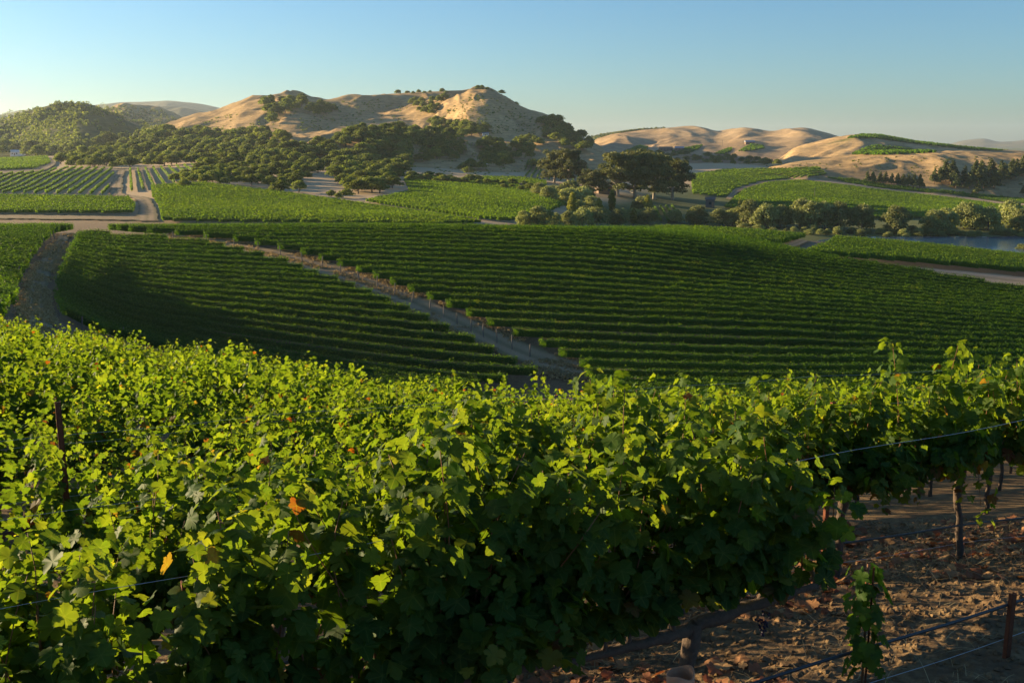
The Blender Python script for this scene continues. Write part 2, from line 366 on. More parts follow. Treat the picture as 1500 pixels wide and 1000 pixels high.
M['woodland'] = grass_land('wooded_land', (.085,.10,.03), (.15,.15,.05), (.30,.24,.12), 1, .68)
M['farland'] = grass_land('far_land', (.12,.12,.06), (.25,.20,.12), None, .3)
def ground_mat():
    m, n, out = newmat('ground_soil'); P = pos(n)
    a = noise(n, .02, 6, .6, P); b = noise(n, .9, 8, .7, P); c = noise(n, 14, 6, .7, P)
    soil = mix(n, b, (.10,.062,.034), (.235,.150,.082))
    soil = mix(n, ramp(n, [(.45, (0,0,0)), (.6, (.8,.8,.8))], noise(n, 3.1, 6, .7, P)), soil, (.30,.20,.10))
    soil = mix(n, ramp(n, [(.4, (0,0,0)), (.62, (.6,.6,.6))], c), soil, (.10,.065,.035))
    gold = mix(n, b, (.42,.30,.17), (.60,.43,.25))
    sp = n.nodes.new('ShaderNodeSeparateXYZ'); n.links.new(P, sp.inputs[0])
    mr = n.nodes.new('ShaderNodeMapRange'); n.links.new(sp.outputs[1], mr.inputs[0]); mr.inputs[1].default_value = 180; mr.inputs[2].default_value = 420
    col = mix(n, mr.outputs[0], soil, gold)
    mz = n.nodes.new('ShaderNodeMapRange'); n.links.new(sp.outputs[2], mz.inputs[0]); mz.inputs[1].default_value = -29; mz.inputs[2].default_value = -32
    mk = n.nodes.new('ShaderNodeMath'); mk.operation = 'MULTIPLY'; n.links.new(mz.outputs[0], mk.inputs[0]); n.links.new(mr.outputs[0], mk.inputs[1])
    col = mix(n, mk.outputs[0], col, mix(n, noise(n, .12, 6, .65, P), (.06,.085,.025), (.20,.20,.075)))
    principled(n, out, col, .95, c, .03, .8, .1); return m
M['ground'] = ground_mat()
def track_mat(name, a, b):
    m, n, out = newmat(name); P = pos(n)
    x = noise(n, .35, 7, .7, P); y = noise(n, 5, 6, .7, P)
    col = mix(n, x, a, b)
    at_ = n.nodes.new('ShaderNodeAttribute'); at_.attribute_name = 'tint'
    ad = n.nodes.new('ShaderNodeMath'); ad.operation = 'MULTIPLY_ADD'; n.links.new(x, ad.inputs[0]); ad.inputs[1].default_value = .22; n.links.new(at_.outputs['Fac'], ad.inputs[2])
    rut = ramp(n, [(.12, (1,1,1)), (.3, (.15,.15,.15)), (.42, (.1,.1,.1)), (.6, (.75,.75,.75)), (.74, (.1,.1,.1)), (.86, (.15,.15,.15)), (1, (1,1,1))], ad.outputs[0])
    col = mix(n, rut, col, mix(n, y, (.13,.115,.05), (.24,.19,.10))); col = mix(n, ramp(n, [(.5, (0,0,0)), (.7, (.6,.6,.6))], y), col, tuple(v*.6 for v in a))
    principled(n, out, col, .95, y, .03, .6, .1); return m
M['track'] = track_mat('pale_dirt_track', (.27,.185,.105), (.46,.335,.20))
M['grassy'] = track_mat('grassy_dirt_track', (.15,.11,.055), (.42,.30,.17))
M['road'] = track_mat('pinkish_dirt_road', (.36,.25,.16), (.55,.41,.27))
def water_mat():
    m, n, out = newmat('lake_water'); P = pos(n)
    p = principled(n, out, (.03,.09,.17), .12, noise(n, .9, 4, .6, P), .10, .5, .5); p.inputs['IOR'].default_value = 1.33; return m
M['water'] = water_mat()

# ------------------------------------------------------------------ ground, hills, lake
def grid_mesh(name, X, Y, Z, mat, smooth=True):
    a, b = X.shape; i = np.arange(a-1)[:, None]*b + np.arange(b-1)[None]
    q = np.stack([i, i+1, i+b+1, i+b], -1).reshape(-1, 4)
    return build(name, np.stack([X, Y, Z], -1).reshape(-1, 3), q, mat, smooth=smooth)
ta = np.concatenate([np.linspace(-3.2, -.62, 24)[:-1], np.linspace(-.62, .62, 330), np.linspace(.62, 3.2, 24)[1:]])
yy = np.concatenate([np.linspace(-40, 12, 70)[:-1], np.exp(np.linspace(math.log(12), math.log(14000), 620))])
A, Y = np.meshgrid(ta, yy); X = A * (np.maximum(Y, 0) + 6)
Z = base_h(X, Y)
SOIL = lambda X, Y: sstep(.2, 1.0, X + 2.5) * sstep(.2, 1.0, 8.2 - X) * sstep(2.2, 3, Y) * (1 - sstep(12.6, 13.4, Y))
Z = Z - .22 * SOIL(X, Y)
for n_, hl, l_ in HILLS: pass
tag(grid_mesh('ground', X, Y, Z, M['ground']), 'dry soil and grass ground under the vineyards', 'ground', kind='structure')
# close soil with clods
X, Y = np.meshgrid(np.arange(-2.4, 8.2, .035), np.arange(2.3, 13.3, .035))
e = np.minimum(np.minimum((X+2.4)/.6, (8.2-X)/.6), np.minimum((Y-2.3)/.6, (13.3-Y)/.6)); e = np.clip(e, 0, 1)
dz = .08*(fbm(X*1.3, Y*1.3, 5, 3)-.5) + .05*(fbm(X*7, Y*7, 8, 3)-.5) + .035*np.maximum(0, fbm(X*16, Y*16, 12, 2)-.55)*2
Z = base_h(X, Y) + dz*e - .22*(1-e)
tag(grid_mesh('soil', X, Y, Z, M['ground'], False), 'rough cloddy dry soil between the nearest vine rows', 'soil', kind='structure')
def soil_h(x, y):
    return base_h(x, y) + .08*(fbm(x*1.3, y*1.3, 5, 3)-.5) + .05*(fbm(x*7, y*7, 8, 3)-.5)
HM = {'brown_hill':'gold','green_ridge':'goldg','tan_hills':'tan','wooded_rise':'woodland','golden_hill':'gold','golden_peak':'goldg','foothill':'goldg','wooded_hill':'woodland','pale_hill':'goldg','far_mountain':'farland'}
HM['golden_peak'] = 'gold'; HM['foothill'] = 'gold'
for nm, hl, lab in HILLS:
    a = np.linspace(max(hl.ta[0] - .03, -.8), min(hl.ta[-1] + .03, .8), 260)
    y = np.concatenate([np.linspace(hl.df*.88, hl.dc*1.06, 230), np.linspace(hl.dc*1.06, hl.db, 40)[1:]])
    A, Y = np.meshgrid(a, y); X = A * Y; Z = hl.h(X, Y)
    tag(grid_mesh(nm, X, Y, Z, M[HM[nm]]), lab, 'hill', kind='structure')
WX = np.array([[60, 330], [420, 330], [420, 520], [60, 520]], float)
tag(build('lake', np.c_[WX, np.full(4, -40.0)], np.array([[0,1,2,3]]), M['water']), 'blue lake behind the right hand vineyard', 'lake', kind='structure')
def strip(name, ea, eb, mat, label, ymin=0, ymax=1e9, n=90, m=9):
    """ribbon of track between two edges given as photo points"""
    def dense(e):
        e = np.array(e, float); s = np.concatenate([[0], np.cumsum(np.hypot(*np.diff(e, axis=0).T))]); u = np.linspace(0, s[-1], n)
        return np.stack([pchip(s, e[:, 0], u), pchip(s, e[:, 1], u)], -1)
    a = [at(p[0], p[1], ymin, ymax) for p in dense(ea)]; b = [at(p[0], p[1], ymin, ymax) for p in dense(eb)]
    ab = [(p, q) for p, q in zip(a, b) if p is not None and q is not None]
    P = np.array([p for p, q in ab]); Q = np.array([q for p, q in ab])
    w = np.linspace(0, 1, m)[None, :, None] * np.ones((len(P), 1, 1)); k_ = np.arange(len(P))
    w[:, 0, 0] += .22*(vnoise(k_*.7, k_*0, 1) - .3); w[:, -1, 0] -= .22*(vnoise(k_*.7, k_*0, 2) - .3); W = P[:, None]*(1-w) + Q[:, None]*w
    X, Y = W[..., 0], W[..., 1]; Z = ground_h(X, Y) + .05 + .0009*Y
    o = grid_mesh(name, X, Y, Z, mat); a_ = o.data.attributes.new('tint', 'FLOAT', 'POINT'); a_.data.foreach_set('value', w[..., 0].ravel().astype(np.float32))
    return tag(o, label, 'track', kind='structure')
strip('dirt_track', [(150,336),(230,342),(300,349),(400,366),(500,391),(600,428),(700,472),(800,514),(900,536),(1100,552)],
      [(150,344),(230,350),(300,360),(400,386),(500,416),(600,458),(700,504),(800,546),(900,562),(1100,572)], M['track'], 'pale dirt track running diagonally between the two shaded vineyard blocks', 85, 215)
strip('dirt_track', [(88,338),(83,350),(60,382),(40,420),(34,450),(36,475),(36,500)], [(112,338),(102,350),(90,375),(74,410),(68,440),(74,468),(84,495)], M['grassy'], 'short dirt track between vine blocks at the left', 50, 215)
strip('dirt_road', [(1120,372),(1240,385),(1350,393),(1500,406),(1720,428)], [(1120,376),(1250,391),(1350,402),(1500,426),(1720,452)], M['road'], 'sunlit dirt road above the dark vineyard slope on the right', 150, 262)
strip('dirt_track', [(1120,371),(1150,359),(1180,347),(1210,341)], [(1148,372),(1175,360),(1200,350),(1222,343)], M['track'], 'short dark track between the two sunlit ridge vineyards', 180, 262)
strip('dirt_track', [(-150,316),(0,316),(100,317),(205,319)], [(-150,322),(0,322),(100,323),(205,324)], M['track'], 'grey track along the foot of the left vineyards', 262, 420)
strip('dirt_track', [(172,250),(162,272),(160,286),(195,292),(203,304),(200,325)], [(184,250),(180,270),(182,284),(220,292),(229,306),(232,325)], M['track'], 'dirt track curving past the striped vineyard', 262, 800)
strip('dirt_track', [(-100,252),(0,251),(50,248),(75,236),(78,226)], [(-100,257),(0,256),(60,252),(82,240),(84,228)], M['track'], 'far dirt track beside the farm buildings', 400, 1000)
strip('dirt_road', [(285,270),(340,272),(420,281),(520,297),(620,314),(700,324),(745,328)], [(285,273),(340,277),(420,286),(520,303),(620,320),(690,330),(750,334)], M['road'], 'reddish dirt road between two green vineyards left of centre', 262, 600)
strip('dirt_road', [(1190,262),(1240,268),(1290,276),(1400,287),(1480,298),(1560,300)], [(1180,265),(1240,273),(1290,280),(1400,292),(1480,304),(1560,306)], M['road'], 'pale dirt road across the far green vineyard on the right', 480, 1000)
strip('dirt_track', [(1062,292),(1075,278),(1110,268),(1160,263),(1200,259)], [(1070,294),(1086,281),(1118,271),(1165,266),(1200,262)], M['track'], 'dark farm track curving between the far right vineyards', 480, 1000)

# ------------------------------------------------------------------ vine rows (middle and far distance)
ONES = ['','first','second','third','fourth','fifth','sixth','seventh','eighth','ninth','tenth','eleventh','twelfth','thirteenth','fourteenth','fifteenth','sixteenth','seventeenth','eighteenth','nineteenth']
TENS = {2:('twenty','twentieth'),3:('thirty','thirtieth'),4:('forty','fortieth'),5:('fifty','fiftieth'),6:('sixty','sixtieth'),7:('seventy','seventieth'),8:('eighty','eightieth'),9:('ninety','ninetieth')}
def ordinal(n):
    if n < 20: return ONES[n]
    t, o = divmod(n, 10)
    return TENS[t][1] if o == 0 else TENS[t][0] + '-' + ONES[o]
def leafquads(P, size, outward=None, up=.35, rnd=1.0):
    """N small folded leaf clumps at P as quads"""
    N = len(P)
    n = rng.normal(size=(N, 3)) * rnd; n[:, 2] += up
    if outward is not None: n += outward
    n /= np.linalg.norm(n, axis=1)[:, None]
    r = rng.normal(size=(N, 3)); a = np.cross(n, r); a /= np.linalg.norm(a, axis=1)[:, None]; b = np.cross(n, a)
    s = (size * rng.uniform(.6, 1.3, N))[:, None] / 2
    v = np.stack([P - a*s - b*s*.35, P + b*s*-.9 + n*s*.2, P + a*s - b*s*.1, P + b*s + n*s*.15], 1).reshape(-1, 3)
    q = np.arange(N*4).reshape(N, 4)
    return v, q
def vine_rows(poly, ang, spacing, dr, pr, dens, size, label=None, group=None, stuff=None, hgt=1.95, wid=.30, low=.75, hide=None, name='vine_row', mat='vine_far', cap=400):
    """rows of trellised vines over the land inside a photo outline; one object per row, or one for a far field"""
    cs = np.array([(px2tan(p, 330) * d, d) for p in pr for d in dr])
    dv = np.array([math.cos(ang), math.sin(ang)]); nv = np.array([-dv[1], dv[0]])
    w0, w1 = (cs @ dv).min(), (cs @ dv).max(); v0, v1 = (cs @ nv).min(), (cs @ nv).max()
    rows = []
    for v in np.arange(v0, v1, spacing):
        w = np.arange(w0, w1, .5); XY = w[:, None]*dv + v*nv
        z = base_h(XY[:, 0], XY[:, 1]) if dr[1] < 640 else ground_h(XY[:, 0], XY[:, 1])
        ok = (XY[:, 1] > dr[0]) & (XY[:, 1] < dr[1])
        px, py = project(XY[:, 0], np.maximum(XY[:, 1], 1), z); ok &= inpoly(px, py, poly)
        if ok.sum() < 8: continue
        n = int(ok.sum() * .5 * dens); idx = rng.choice(np.nonzero(ok)[0], n)
        ww = w[idx] + rng.uniform(-.25, .25, n)
        vig = .84 + .24 * vnoise(ww / 1.9, np.full(n, v * 3.1), 4) + .08*vnoise(ww/.6, np.full(n, v*1.7), 9)      # vigour varies from vine to vine
        th = rng.uniform(0, 2*math.pi, n); rr = np.sqrt(rng.uniform(.25, 1, n))
        lat = wid * vig * rr * np.cos(th); hh = low + (hgt - low) * vig * (.5 + .5 * rr * np.sin(th))
        tip = rng.random(n) < .09; hh[tip] += rng.uniform(.05, .42, tip.sum())
        x = ww*dv[0] + (v+lat)*nv[0]; y = ww*dv[1] + (v+lat)*nv[1]
        zz = (base_h(x, y) if dr[1] < 640 else ground_h(x, y)) + hh
        out = np.c_[nv[0]*np.cos(th), nv[1]*np.cos(th), np.sin(th)] * 1.5
        V, Q = leafquads(np.c_[x, y, zz], size, out, .1, .55)
        t = np.repeat(np.clip(.2 + .45*rng.random(n) + .5*(fbm(x/22, y/22, 77, 3) - .45) + .35*(vnoise(ww/1.9, np.full(n, v*2.3), 31) > .93), 0, 1), 4)
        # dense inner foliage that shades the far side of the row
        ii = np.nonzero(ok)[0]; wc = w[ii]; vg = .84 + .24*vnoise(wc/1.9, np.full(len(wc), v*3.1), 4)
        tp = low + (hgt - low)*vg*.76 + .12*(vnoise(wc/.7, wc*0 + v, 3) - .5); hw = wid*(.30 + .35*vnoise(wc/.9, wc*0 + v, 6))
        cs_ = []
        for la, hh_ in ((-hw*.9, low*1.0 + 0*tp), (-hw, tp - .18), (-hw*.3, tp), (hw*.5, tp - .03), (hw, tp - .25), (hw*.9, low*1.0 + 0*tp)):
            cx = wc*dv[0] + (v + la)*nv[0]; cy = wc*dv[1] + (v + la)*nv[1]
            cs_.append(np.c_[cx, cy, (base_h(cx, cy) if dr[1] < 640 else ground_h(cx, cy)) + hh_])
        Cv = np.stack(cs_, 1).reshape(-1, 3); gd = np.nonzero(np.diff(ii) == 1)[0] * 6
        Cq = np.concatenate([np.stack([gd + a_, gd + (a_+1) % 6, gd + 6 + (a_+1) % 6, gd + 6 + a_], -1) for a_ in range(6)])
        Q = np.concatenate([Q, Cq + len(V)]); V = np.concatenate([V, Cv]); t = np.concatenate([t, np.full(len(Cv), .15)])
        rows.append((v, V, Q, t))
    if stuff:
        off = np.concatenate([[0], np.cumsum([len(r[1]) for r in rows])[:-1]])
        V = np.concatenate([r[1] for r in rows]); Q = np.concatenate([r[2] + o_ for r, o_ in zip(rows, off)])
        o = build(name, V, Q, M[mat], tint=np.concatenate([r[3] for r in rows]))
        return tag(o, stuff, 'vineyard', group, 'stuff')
    for k, (v, V, Q, t) in enumerate(rows):
        o = build(name, V, Q, M[mat], tint=t)
        tag(o, label % ordinal(k + 1), 'vine row', group)
BR = [(128,316),(900,322),(1000,342),(1100,360),(1230,388),(1380,411),(1520,436),(1900,484),(1900,620),(880,620),(850,545),(790,516),(730,492),(640,452),(540,412),(430,376),(330,358),(250,350),(128,340)]
BL = [(116,350),(300,363),(420,393),(560,446),(690,508),(790,560),(600,600),(380,575),(260,528),(150,500),(88,470),(82,435),(98,385)]
BLL = [(-500,316),(126,316),(122,340),(84,346),(68,360),(46,392),(28,430),(20,470),(0,490),(-500,560)]
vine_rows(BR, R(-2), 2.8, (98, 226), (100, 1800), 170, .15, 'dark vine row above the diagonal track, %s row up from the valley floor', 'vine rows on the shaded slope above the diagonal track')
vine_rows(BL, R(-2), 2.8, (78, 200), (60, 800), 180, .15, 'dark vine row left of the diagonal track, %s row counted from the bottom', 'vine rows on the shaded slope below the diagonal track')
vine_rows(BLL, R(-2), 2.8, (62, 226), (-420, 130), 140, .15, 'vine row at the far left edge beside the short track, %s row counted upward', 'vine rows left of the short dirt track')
G1 = [(780,318),(900,314),(1000,314),(1100,318),(1222,328),(1212,343),(1175,353),(1122,371),(1060,356),(1000,344),(900,337)]
G2 = [(1240,344),(1250,330),(1350,338),(1500,354),(1900,388),(1900,440),(1500,405),(1350,391),(1240,383),(1176,379),(1212,364)]
vine_rows(G1, R(-14), 2.5, (206, 284), (760, 1225), 60, .27, 'sunlit vine row on the middle ridge, %s row counted from its near edge', 'vine rows on the sunlit middle ridge', mat='vine_sunlit')
vine_rows(G2, R(-14), 2.5, (186, 284), (1140, 1850), 55, .27, 'sunlit vine row above the right dirt road, %s row counted from the road', 'vine rows between the right dirt road and the lake', mat='vine_sunlit')
FAR = 'far vineyards'
vine_rows([(222,276),(300,272),(400,284),(520,301),(640,319),(705,330),(640,334),(236,328),(232,304),(224,292)], R(20), 2.6, (272, 450), (200, 720), 22, .5, stuff='smooth green vineyard behind the shaded slope, right of the curving track', group=FAR, name='far_vineyard', mat='vine_sunlit')
vine_rows([(-400,291),(0,290),(190,294),(198,305),(196,316),(-400,314)], R(12), 2.6, (272, 450), (-400, 210), 22, .5, stuff='narrow green vineyard band above the grey track at the left', group=FAR, name='far_vineyard', mat='vine_sunlit')
vine_rows([(535,298),(600,284),(592,266),(612,259),(700,268),(800,280),(840,296),(800,316),(745,327),(700,323),(620,311)], R(24), 2.6, (290, 620), (520, 850), 18, .55, stuff='bright green vineyard below the peak, in front of the oak hedge', group=FAR, name='far_vineyard', mat='vine_sunlit')
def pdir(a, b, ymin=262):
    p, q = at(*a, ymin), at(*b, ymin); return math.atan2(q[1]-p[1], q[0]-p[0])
vine_rows([(-400,256),(0,257),(60,253),(95,247),(170,249),(160,274),(158,287),(0,285),(-400,285)], pdir((118,285),(160,252)), 4.6, (380, 700), (-300, 200), 9, .75, stuff='striped vineyard with rows curving uphill at the left', group=FAR, name='far_vineyard', mat='vine_sunlit', wid=.5)
vine_rows([(186,250),(235,247),(292,242),(280,262),(240,275),(184,283)], pdir((206,280),(200,252)), 4.6, (380, 700), (150, 320), 9, .75, stuff='striped vineyard with upright rows, right of the small track', group=FAR, name='far_vineyard', mat='vine_sunlit', wid=.5)
vine_rows([(-400,232),(70,231),(74,240),(48,249),(0,251),(-400,252)], R(8), 3.2, (560, 1000), (-300, 100), 7, .9, stuff='small green vineyard below the farm buildings at the left edge', group=FAR, name='far_vineyard', mat='vine_sunlit')
vine_rows([(1012,258),(1060,250),(1120,249),(1200,247),(1212,258),(1160,263),(1112,268),(1076,278),(1064,290),(1015,286)], pdir((1015,272),(1150,256),480), 5.2, (500, 1100), (980, 1230), 8, .95, stuff='striped vineyard right of the gum trees', group=FAR, name='far_vineyard', mat='vine_sunlit', wid=.6)
vine_rows([(1074,294),(1090,280),(1122,270),(1170,266),(1240,274),(1290,281),(1400,293),(1480,305),(1900,312),(1900,318),(1500,318),(1300,322),(1150,318),(1060,306)], R(15), 3.0, (500, 900), (1000, 1800), 8, .85, stuff='broad bright green vineyard behind the lakeside trees', group=FAR, name='far_vineyard', mat='vine_sunlit')
vine_rows([(1210,262),(1250,264),(1300,273),(1400,283),(1500,293),(1900,300),(1900,306),(1500,300),(1400,288),(1290,277),(1240,269)], R(-12), 3.0, (560, 1100), (1180, 1800), 7, .9, stuff='thin green vineyard band at the foot of the tan hill', group=FAR, name='far_vineyard', mat='vine_sunlit')
vine_rows([(770,236),(850,236),(880,262),(860,268),(770,262)], pdir((820,260),(822,242),480), 4.0, (550, 1100), (760, 890), 7, .9, stuff='small vineyard partly hidden behind the round gum tree', group=FAR, name='far_vineyard', mat='vine_sunlit')
vine_rows([(690,262),(760,262),(800,268),(800,276),(700,268)], R(10), 3.0, (500, 800), (680, 810), 9, .8, stuff='thin bright green field behind the hedge below the pump house', group=FAR, name='far_vineyard', mat='vine_sunlit')
vine_rows([(948,306),(985,304),(1004,318),(985,328),(955,326)], pdir((965,324),(958,308),300), 3.6, (330, 560), (930, 1010), 10, .7, stuff='small sunlit striped plot among the streamside trees', group=FAR, name='far_vineyard', mat='vine_sunlit', wid=.5)
for pl, lb in (([(1248,227),(1268,218),(1280,214),(1330,219),(1370,224),(1330,226),(1290,228)], 'dark green vineyard patch on the right ridge'),
               ([(1240,203),(1262,198),(1290,199),(1340,208),(1420,217),(1480,222),(1420,220),(1330,210),(1280,203)], 'thin vineyard strip along the right ridge top'),
               ([(985,222),(1010,216),(1030,213),(1022,220),(1005,226),(985,228)], 'small green field left of the far pole'),
               ([(1046,226),(1072,216),(1072,221),(1060,227)], 'narrow green field right of the far pole'),
               ([(1082,222),(1100,212),(1118,214),(1120,218),(1100,222)], 'bright green field below the hilltop house'),
               ([(915,222),(935,214),(950,216),(940,224)], 'small green field at the foot of the tan hills')):
    vine_rows(pl, R(8), 5, (900, 2300), (min(p[0] for p in pl)-10, max(p[0] for p in pl)+10), 3.0, 2.4, stuff=lb, group=FAR, name='far_vineyard', mat='vine_far', wid=1.4, hgt=2.2)

# ------------------------------------------------------------------ trees
def tree_parts(kind, seed):
    r = np.random.default_rng(seed); MBt = MB()
    cfg = dict(oak=(9, 5.6, 34, 2200, .85, 'oak', 'treebark'), shrub=(2.6, 1.8, 9, 260, .42, 'oak', 'treebark'), gum=(24, 11, 70, 9500, 1.0, 'euc', 'palebark'),
               willow=(11, 6.2, 50, 4200, .72, 'willow', 'treebark'), poplar=(13, 2.4, 24, 1600, .65, 'poplar', 'treebark'), pine=(15, 4.2, 40, 2600, .85, 'pine', 'treebark'))[kind]
    H, W, L, Nq, q, lm, tm = cfg
    # lobes
    C, RR = [], []
    for k in range(L):
        a = r.uniform(0, 2*math.pi)
        if kind in ('oak', 'shrub', 'willow'):
            u = r.uniform(-.15, 1); rad = W * math.sqrt(max(0, 1-max(u,0)**2)) * r.uniform(.35, .82)
            z = H * (.34 + .46*u); rl = W * r.uniform(.26, .42)
            if kind == 'willow': z = H*(.20 + .62*u); rl *= .9
        elif kind == 'gum':
            u = r.uniform(0, 1); rad = W * (1.0 if u < .6 else .7) * r.uniform(.1, 1.0)**.7 * .9; z = H * (.17 + .72*u); rl = W * r.uniform(.17, .32)
        elif kind == 'poplar':
            u = (k+.5)/L; rad = W * .35 * math.sin(math.pi*min(1, u*.85+.15)) * r.uniform(.1, 1); z = H*(.1+.86*u); rl = W*(.55*math.sin(math.pi*min(1,(u*.8+.15)))+.12)
        else:
            u = (k+.5)/L; rad = W*(1-u)*r.uniform(.3, .8) + .2; z = H*(.18+.78*u); rl = W*(.36*(1-u)+.10)
        C.append((rad*math.cos(a), rad*math.sin(a), z)); RR.append(rl)
    C = np.array(C); RR = np.array(RR)
    # trunk and limbs
    nf = 1 if kind in ('poplar', 'pine') else 3
    top = H * (.9 if nf == 1 else .42)
    tr = {'gum': .75, 'oak': .34, 'willow': .3, 'poplar': .2, 'pine': .25, 'shrub': .08}[kind]
    zz = np.linspace(-.4, top, 7); wob = np.cumsum(r.normal(0, .03*W/3, (7, 2)), axis=0)
    pts = np.c_[wob - wob[0], zz]; MBt.tube(pts, tr*np.linspace(1.25, .5, 7), 8)
    for k in r.choice(L, min(L, 14 if kind == 'gum' else 8), replace=False):
        s = pts[r.integers(2, 7)] if nf > 1 else pts[int(np.clip(round((C[k,2]+.4)/(top+.4)*6)-1, 1, 6))]
        mid = (s + C[k])/2 + np.array([0, 0, -.06*H]) + r.normal(0, .03*W, 3)
        P = np.array([s, s*.5+mid*.5+[0,0,-.01*H], mid, mid*.4+C[k]*.6, C[k]]); MBt.tube(P, tr*np.array([.45,.38,.28,.18,.07]), 6)
    # leaves: on lobe shells, flattened and uneven
    k = r.choice(L, Nq, p=RR**2/np.sum(RR**2)); d = r.normal(size=(Nq, 3)); d[:, 2] = np.abs(d[:, 2])*.9 - .35*r.random(Nq); d /= np.linalg.norm(d, axis=1)[:, None]
    rad = RR[k] * np.where(r.random(Nq) < .8, r.uniform(.82, 1.08, Nq), r.uniform(.3, .8, Nq))
    P = C[k] + d * rad[:, None] * np.array([1, 1, .78])
    if kind == 'willow':
        P[:, 2] -= .9*r.random(Nq)*(r.random(Nq) < .5)
    if kind == 'pine': P[:, 2] += -.12*np.hypot(P[:,0], P[:,1])
    P[:, 2] = np.maximum(P[:, 2], .25)
    global rng
    old = rng; rng = r; v, f = leafquads(P, q, d*1.1, .3); rng = old
    lob = r.uniform(0, .45, L)
    t = np.repeat(np.clip(lob[k] + .5*r.random(Nq), 0, 1), 4)
    return MBt, (v, f, t), lm, tm
PROTO = {}
def proto(kind, k, small):
    key = (kind, k, small)
    if key not in PROTO:
        seed = {'oak':10,'shrub':20,'gum':30,'willow':40,'poplar':50,'pine':60}[kind] + k
        mb, (v, f, t), lm, tm = tree_parts(kind, seed)
        nm = {'oak':'oak_tree','shrub':'shrub','gum':'gum_tree','willow':'willow_tree','poplar':'poplar_tree','pine':'pine_tree'}[kind]
        tv = np.concatenate(mb.v); tq = np.concatenate(mb.q); tt = np.concatenate(mb.t)
        if small:
            n = len(tv); V = np.concatenate([tv, v])
            mi = np.concatenate([np.ones(len(tq)), np.zeros(len(f)), np.ones(len(tt))])
            o = build(nm, V, [np.concatenate([tq, f + n]), tt], [M[lm], M[tm]], midx=mi, tint=np.concatenate([np.zeros(n), t]), link=False)
            PROTO[key] = ('mesh', o.data, nm)
        else:
            o = build('crown', v, f, M[lm], tint=t, link=False); u = build('trunk', tv, [tq, tt], M[tm], smooth=True, link=False)
            PROTO[key] = ('parts', (u.data, o.data), nm)
            bpy.data.objects.remove(u)
        bpy.data.objects.remove(o)
    return PROTO[key]
COUNT = {}
LATE = []
def put_tree(kind, p, h, label, group, small=False, wx=1.0, k=None, cat='tree', now=False):
    if kind == 'oak' and not now:
        LATE.append((h / mpp(p[1]), (kind, p, h, label, group, small, wx, k, cat))); return
    H = {'oak':9.2,'shrub':2.6,'gum':24,'willow':11,'poplar':13.5,'pine':15.5}[kind]
    k = random.randrange(5) if k is None else k
    typ, dat, nm = proto(kind, k, small); s = h / H
    if typ == 'mesh':
        o = bpy.data.objects.new(nm, dat); COL.objects.link(o)
    else:
        o = empty(nm, (0, 0, 0))
        for n_, d_ in zip(('trunk', 'crown'), dat):
            c = bpy.data.objects.new(n_, d_); COL.objects.link(c); c.parent = o
    o.location = (p[0], p[1], p[2] - .1); o.rotation_euler = (0, 0, random.uniform(0, 6.28)); o.scale = (s*wx, s*wx, s)
    COUNT[kind] = COUNT.get(kind, 0) + 1
    return tag(o, label, cat, group)
def mpp(Y): return Y / (F * CP)      # metres per photo pixel
def scatter(poly, gap, ymin=0, ymax=1e9, n=3000, seed=1, dens=None):
    """points on the land inside a photo outline, at least gap pixels apart (x) and gap*.5 (y)"""
    r = np.random.default_rng(seed); P = np.array(poly, float); got = []
    x0, y0 = P.min(0); x1, y1 = P.max(0)
    c = np.c_[r.uniform(x0, x1, n), r.uniform(y0, y1, n)]; c = c[inpoly(c[:, 0], c[:, 1], poly)]
    for x, y in c:
        if dens is not None and r.random() > dens(x, y): continue
        if got and np.min(np.hypot([x-g[0] for g in got], [(y-g[1])*2.2 for g in got])) < gap: continue
        got.append((x, y))
    return got
def grove(kind, pts, hpx, label, group, ymin=262, ymax=1e9, small=True, wx=(.95, 1.35), jit=.28, cat='tree', ordinals=False):
    pts = sorted(pts); tot = len(pts)
    for i, p in enumerate(pts):
        g = at(p[0], p[1], ymin, ymax)
        if g is None: continue
        hh = (p[2] if len(p) > 2 else hpx * random.uniform(1-jit, 1+jit))
        lb = label % ordinal(i+1) if ordinals else label
        put_tree(kind, g, hh * mpp(g[1]), lb, group, small, random.uniform(*wx), cat=cat)
# oak wood on the left slope
W1 = [(88,243),(92,226),(150,212),(215,200),(300,196),(390,200),(400,215),(460,232),(470,252),(452,262),(430,275),(330,272),(255,268),(300,250),(290,240),(230,247),(170,248),(100,246)]
grove('oak', scatter(W1, 9, seed=3, n=5000), 15, 'rounded dark oak in the dense wood between striped vineyards and golden hill', 'oaks of the dense wood', small=True, wx=(1.0, 1.3))
W2 = [(475,245),(560,215),(600,225),(595,258),(560,276),(512,282),(490,262)]
grove('oak', scatter(W2, 9.5, seed=4, n=4000), 17, 'olive green oak in the grove at the top of the bright vineyard', 'oaks of the middle grove', small=True, wx=(1.0, 1.3))
W3 = [(400,205),(450,195),(560,196),(600,205),(640,215),(600,228),(560,214),(500,230),(470,236),(440,222)]
grove('oak', scatter(W3, 9, seed=5, n=2500, dens=lambda x, y: fbm(np.array(x/40.), np.array(y/16.), 5, 2) > .47), 15, 'dark oak scattered over the lower golden slope below the long hill', 'oaks of the lower golden slope', small=True, wx=(1.0, 1.25))
grove('oak', scatter([(520,184),(570,182),(600,180),(690,188),(740,200),(720,208),(640,208),(540,200)], 8, seed=6, n=1500, dens=lambda x, y: fbm(np.array(x/36.), np.array(y/12.), 9, 2) > .5), 13, 'dark oak in the belt across the foot of the golden peak', 'oaks at the foot of the peak', small=True)
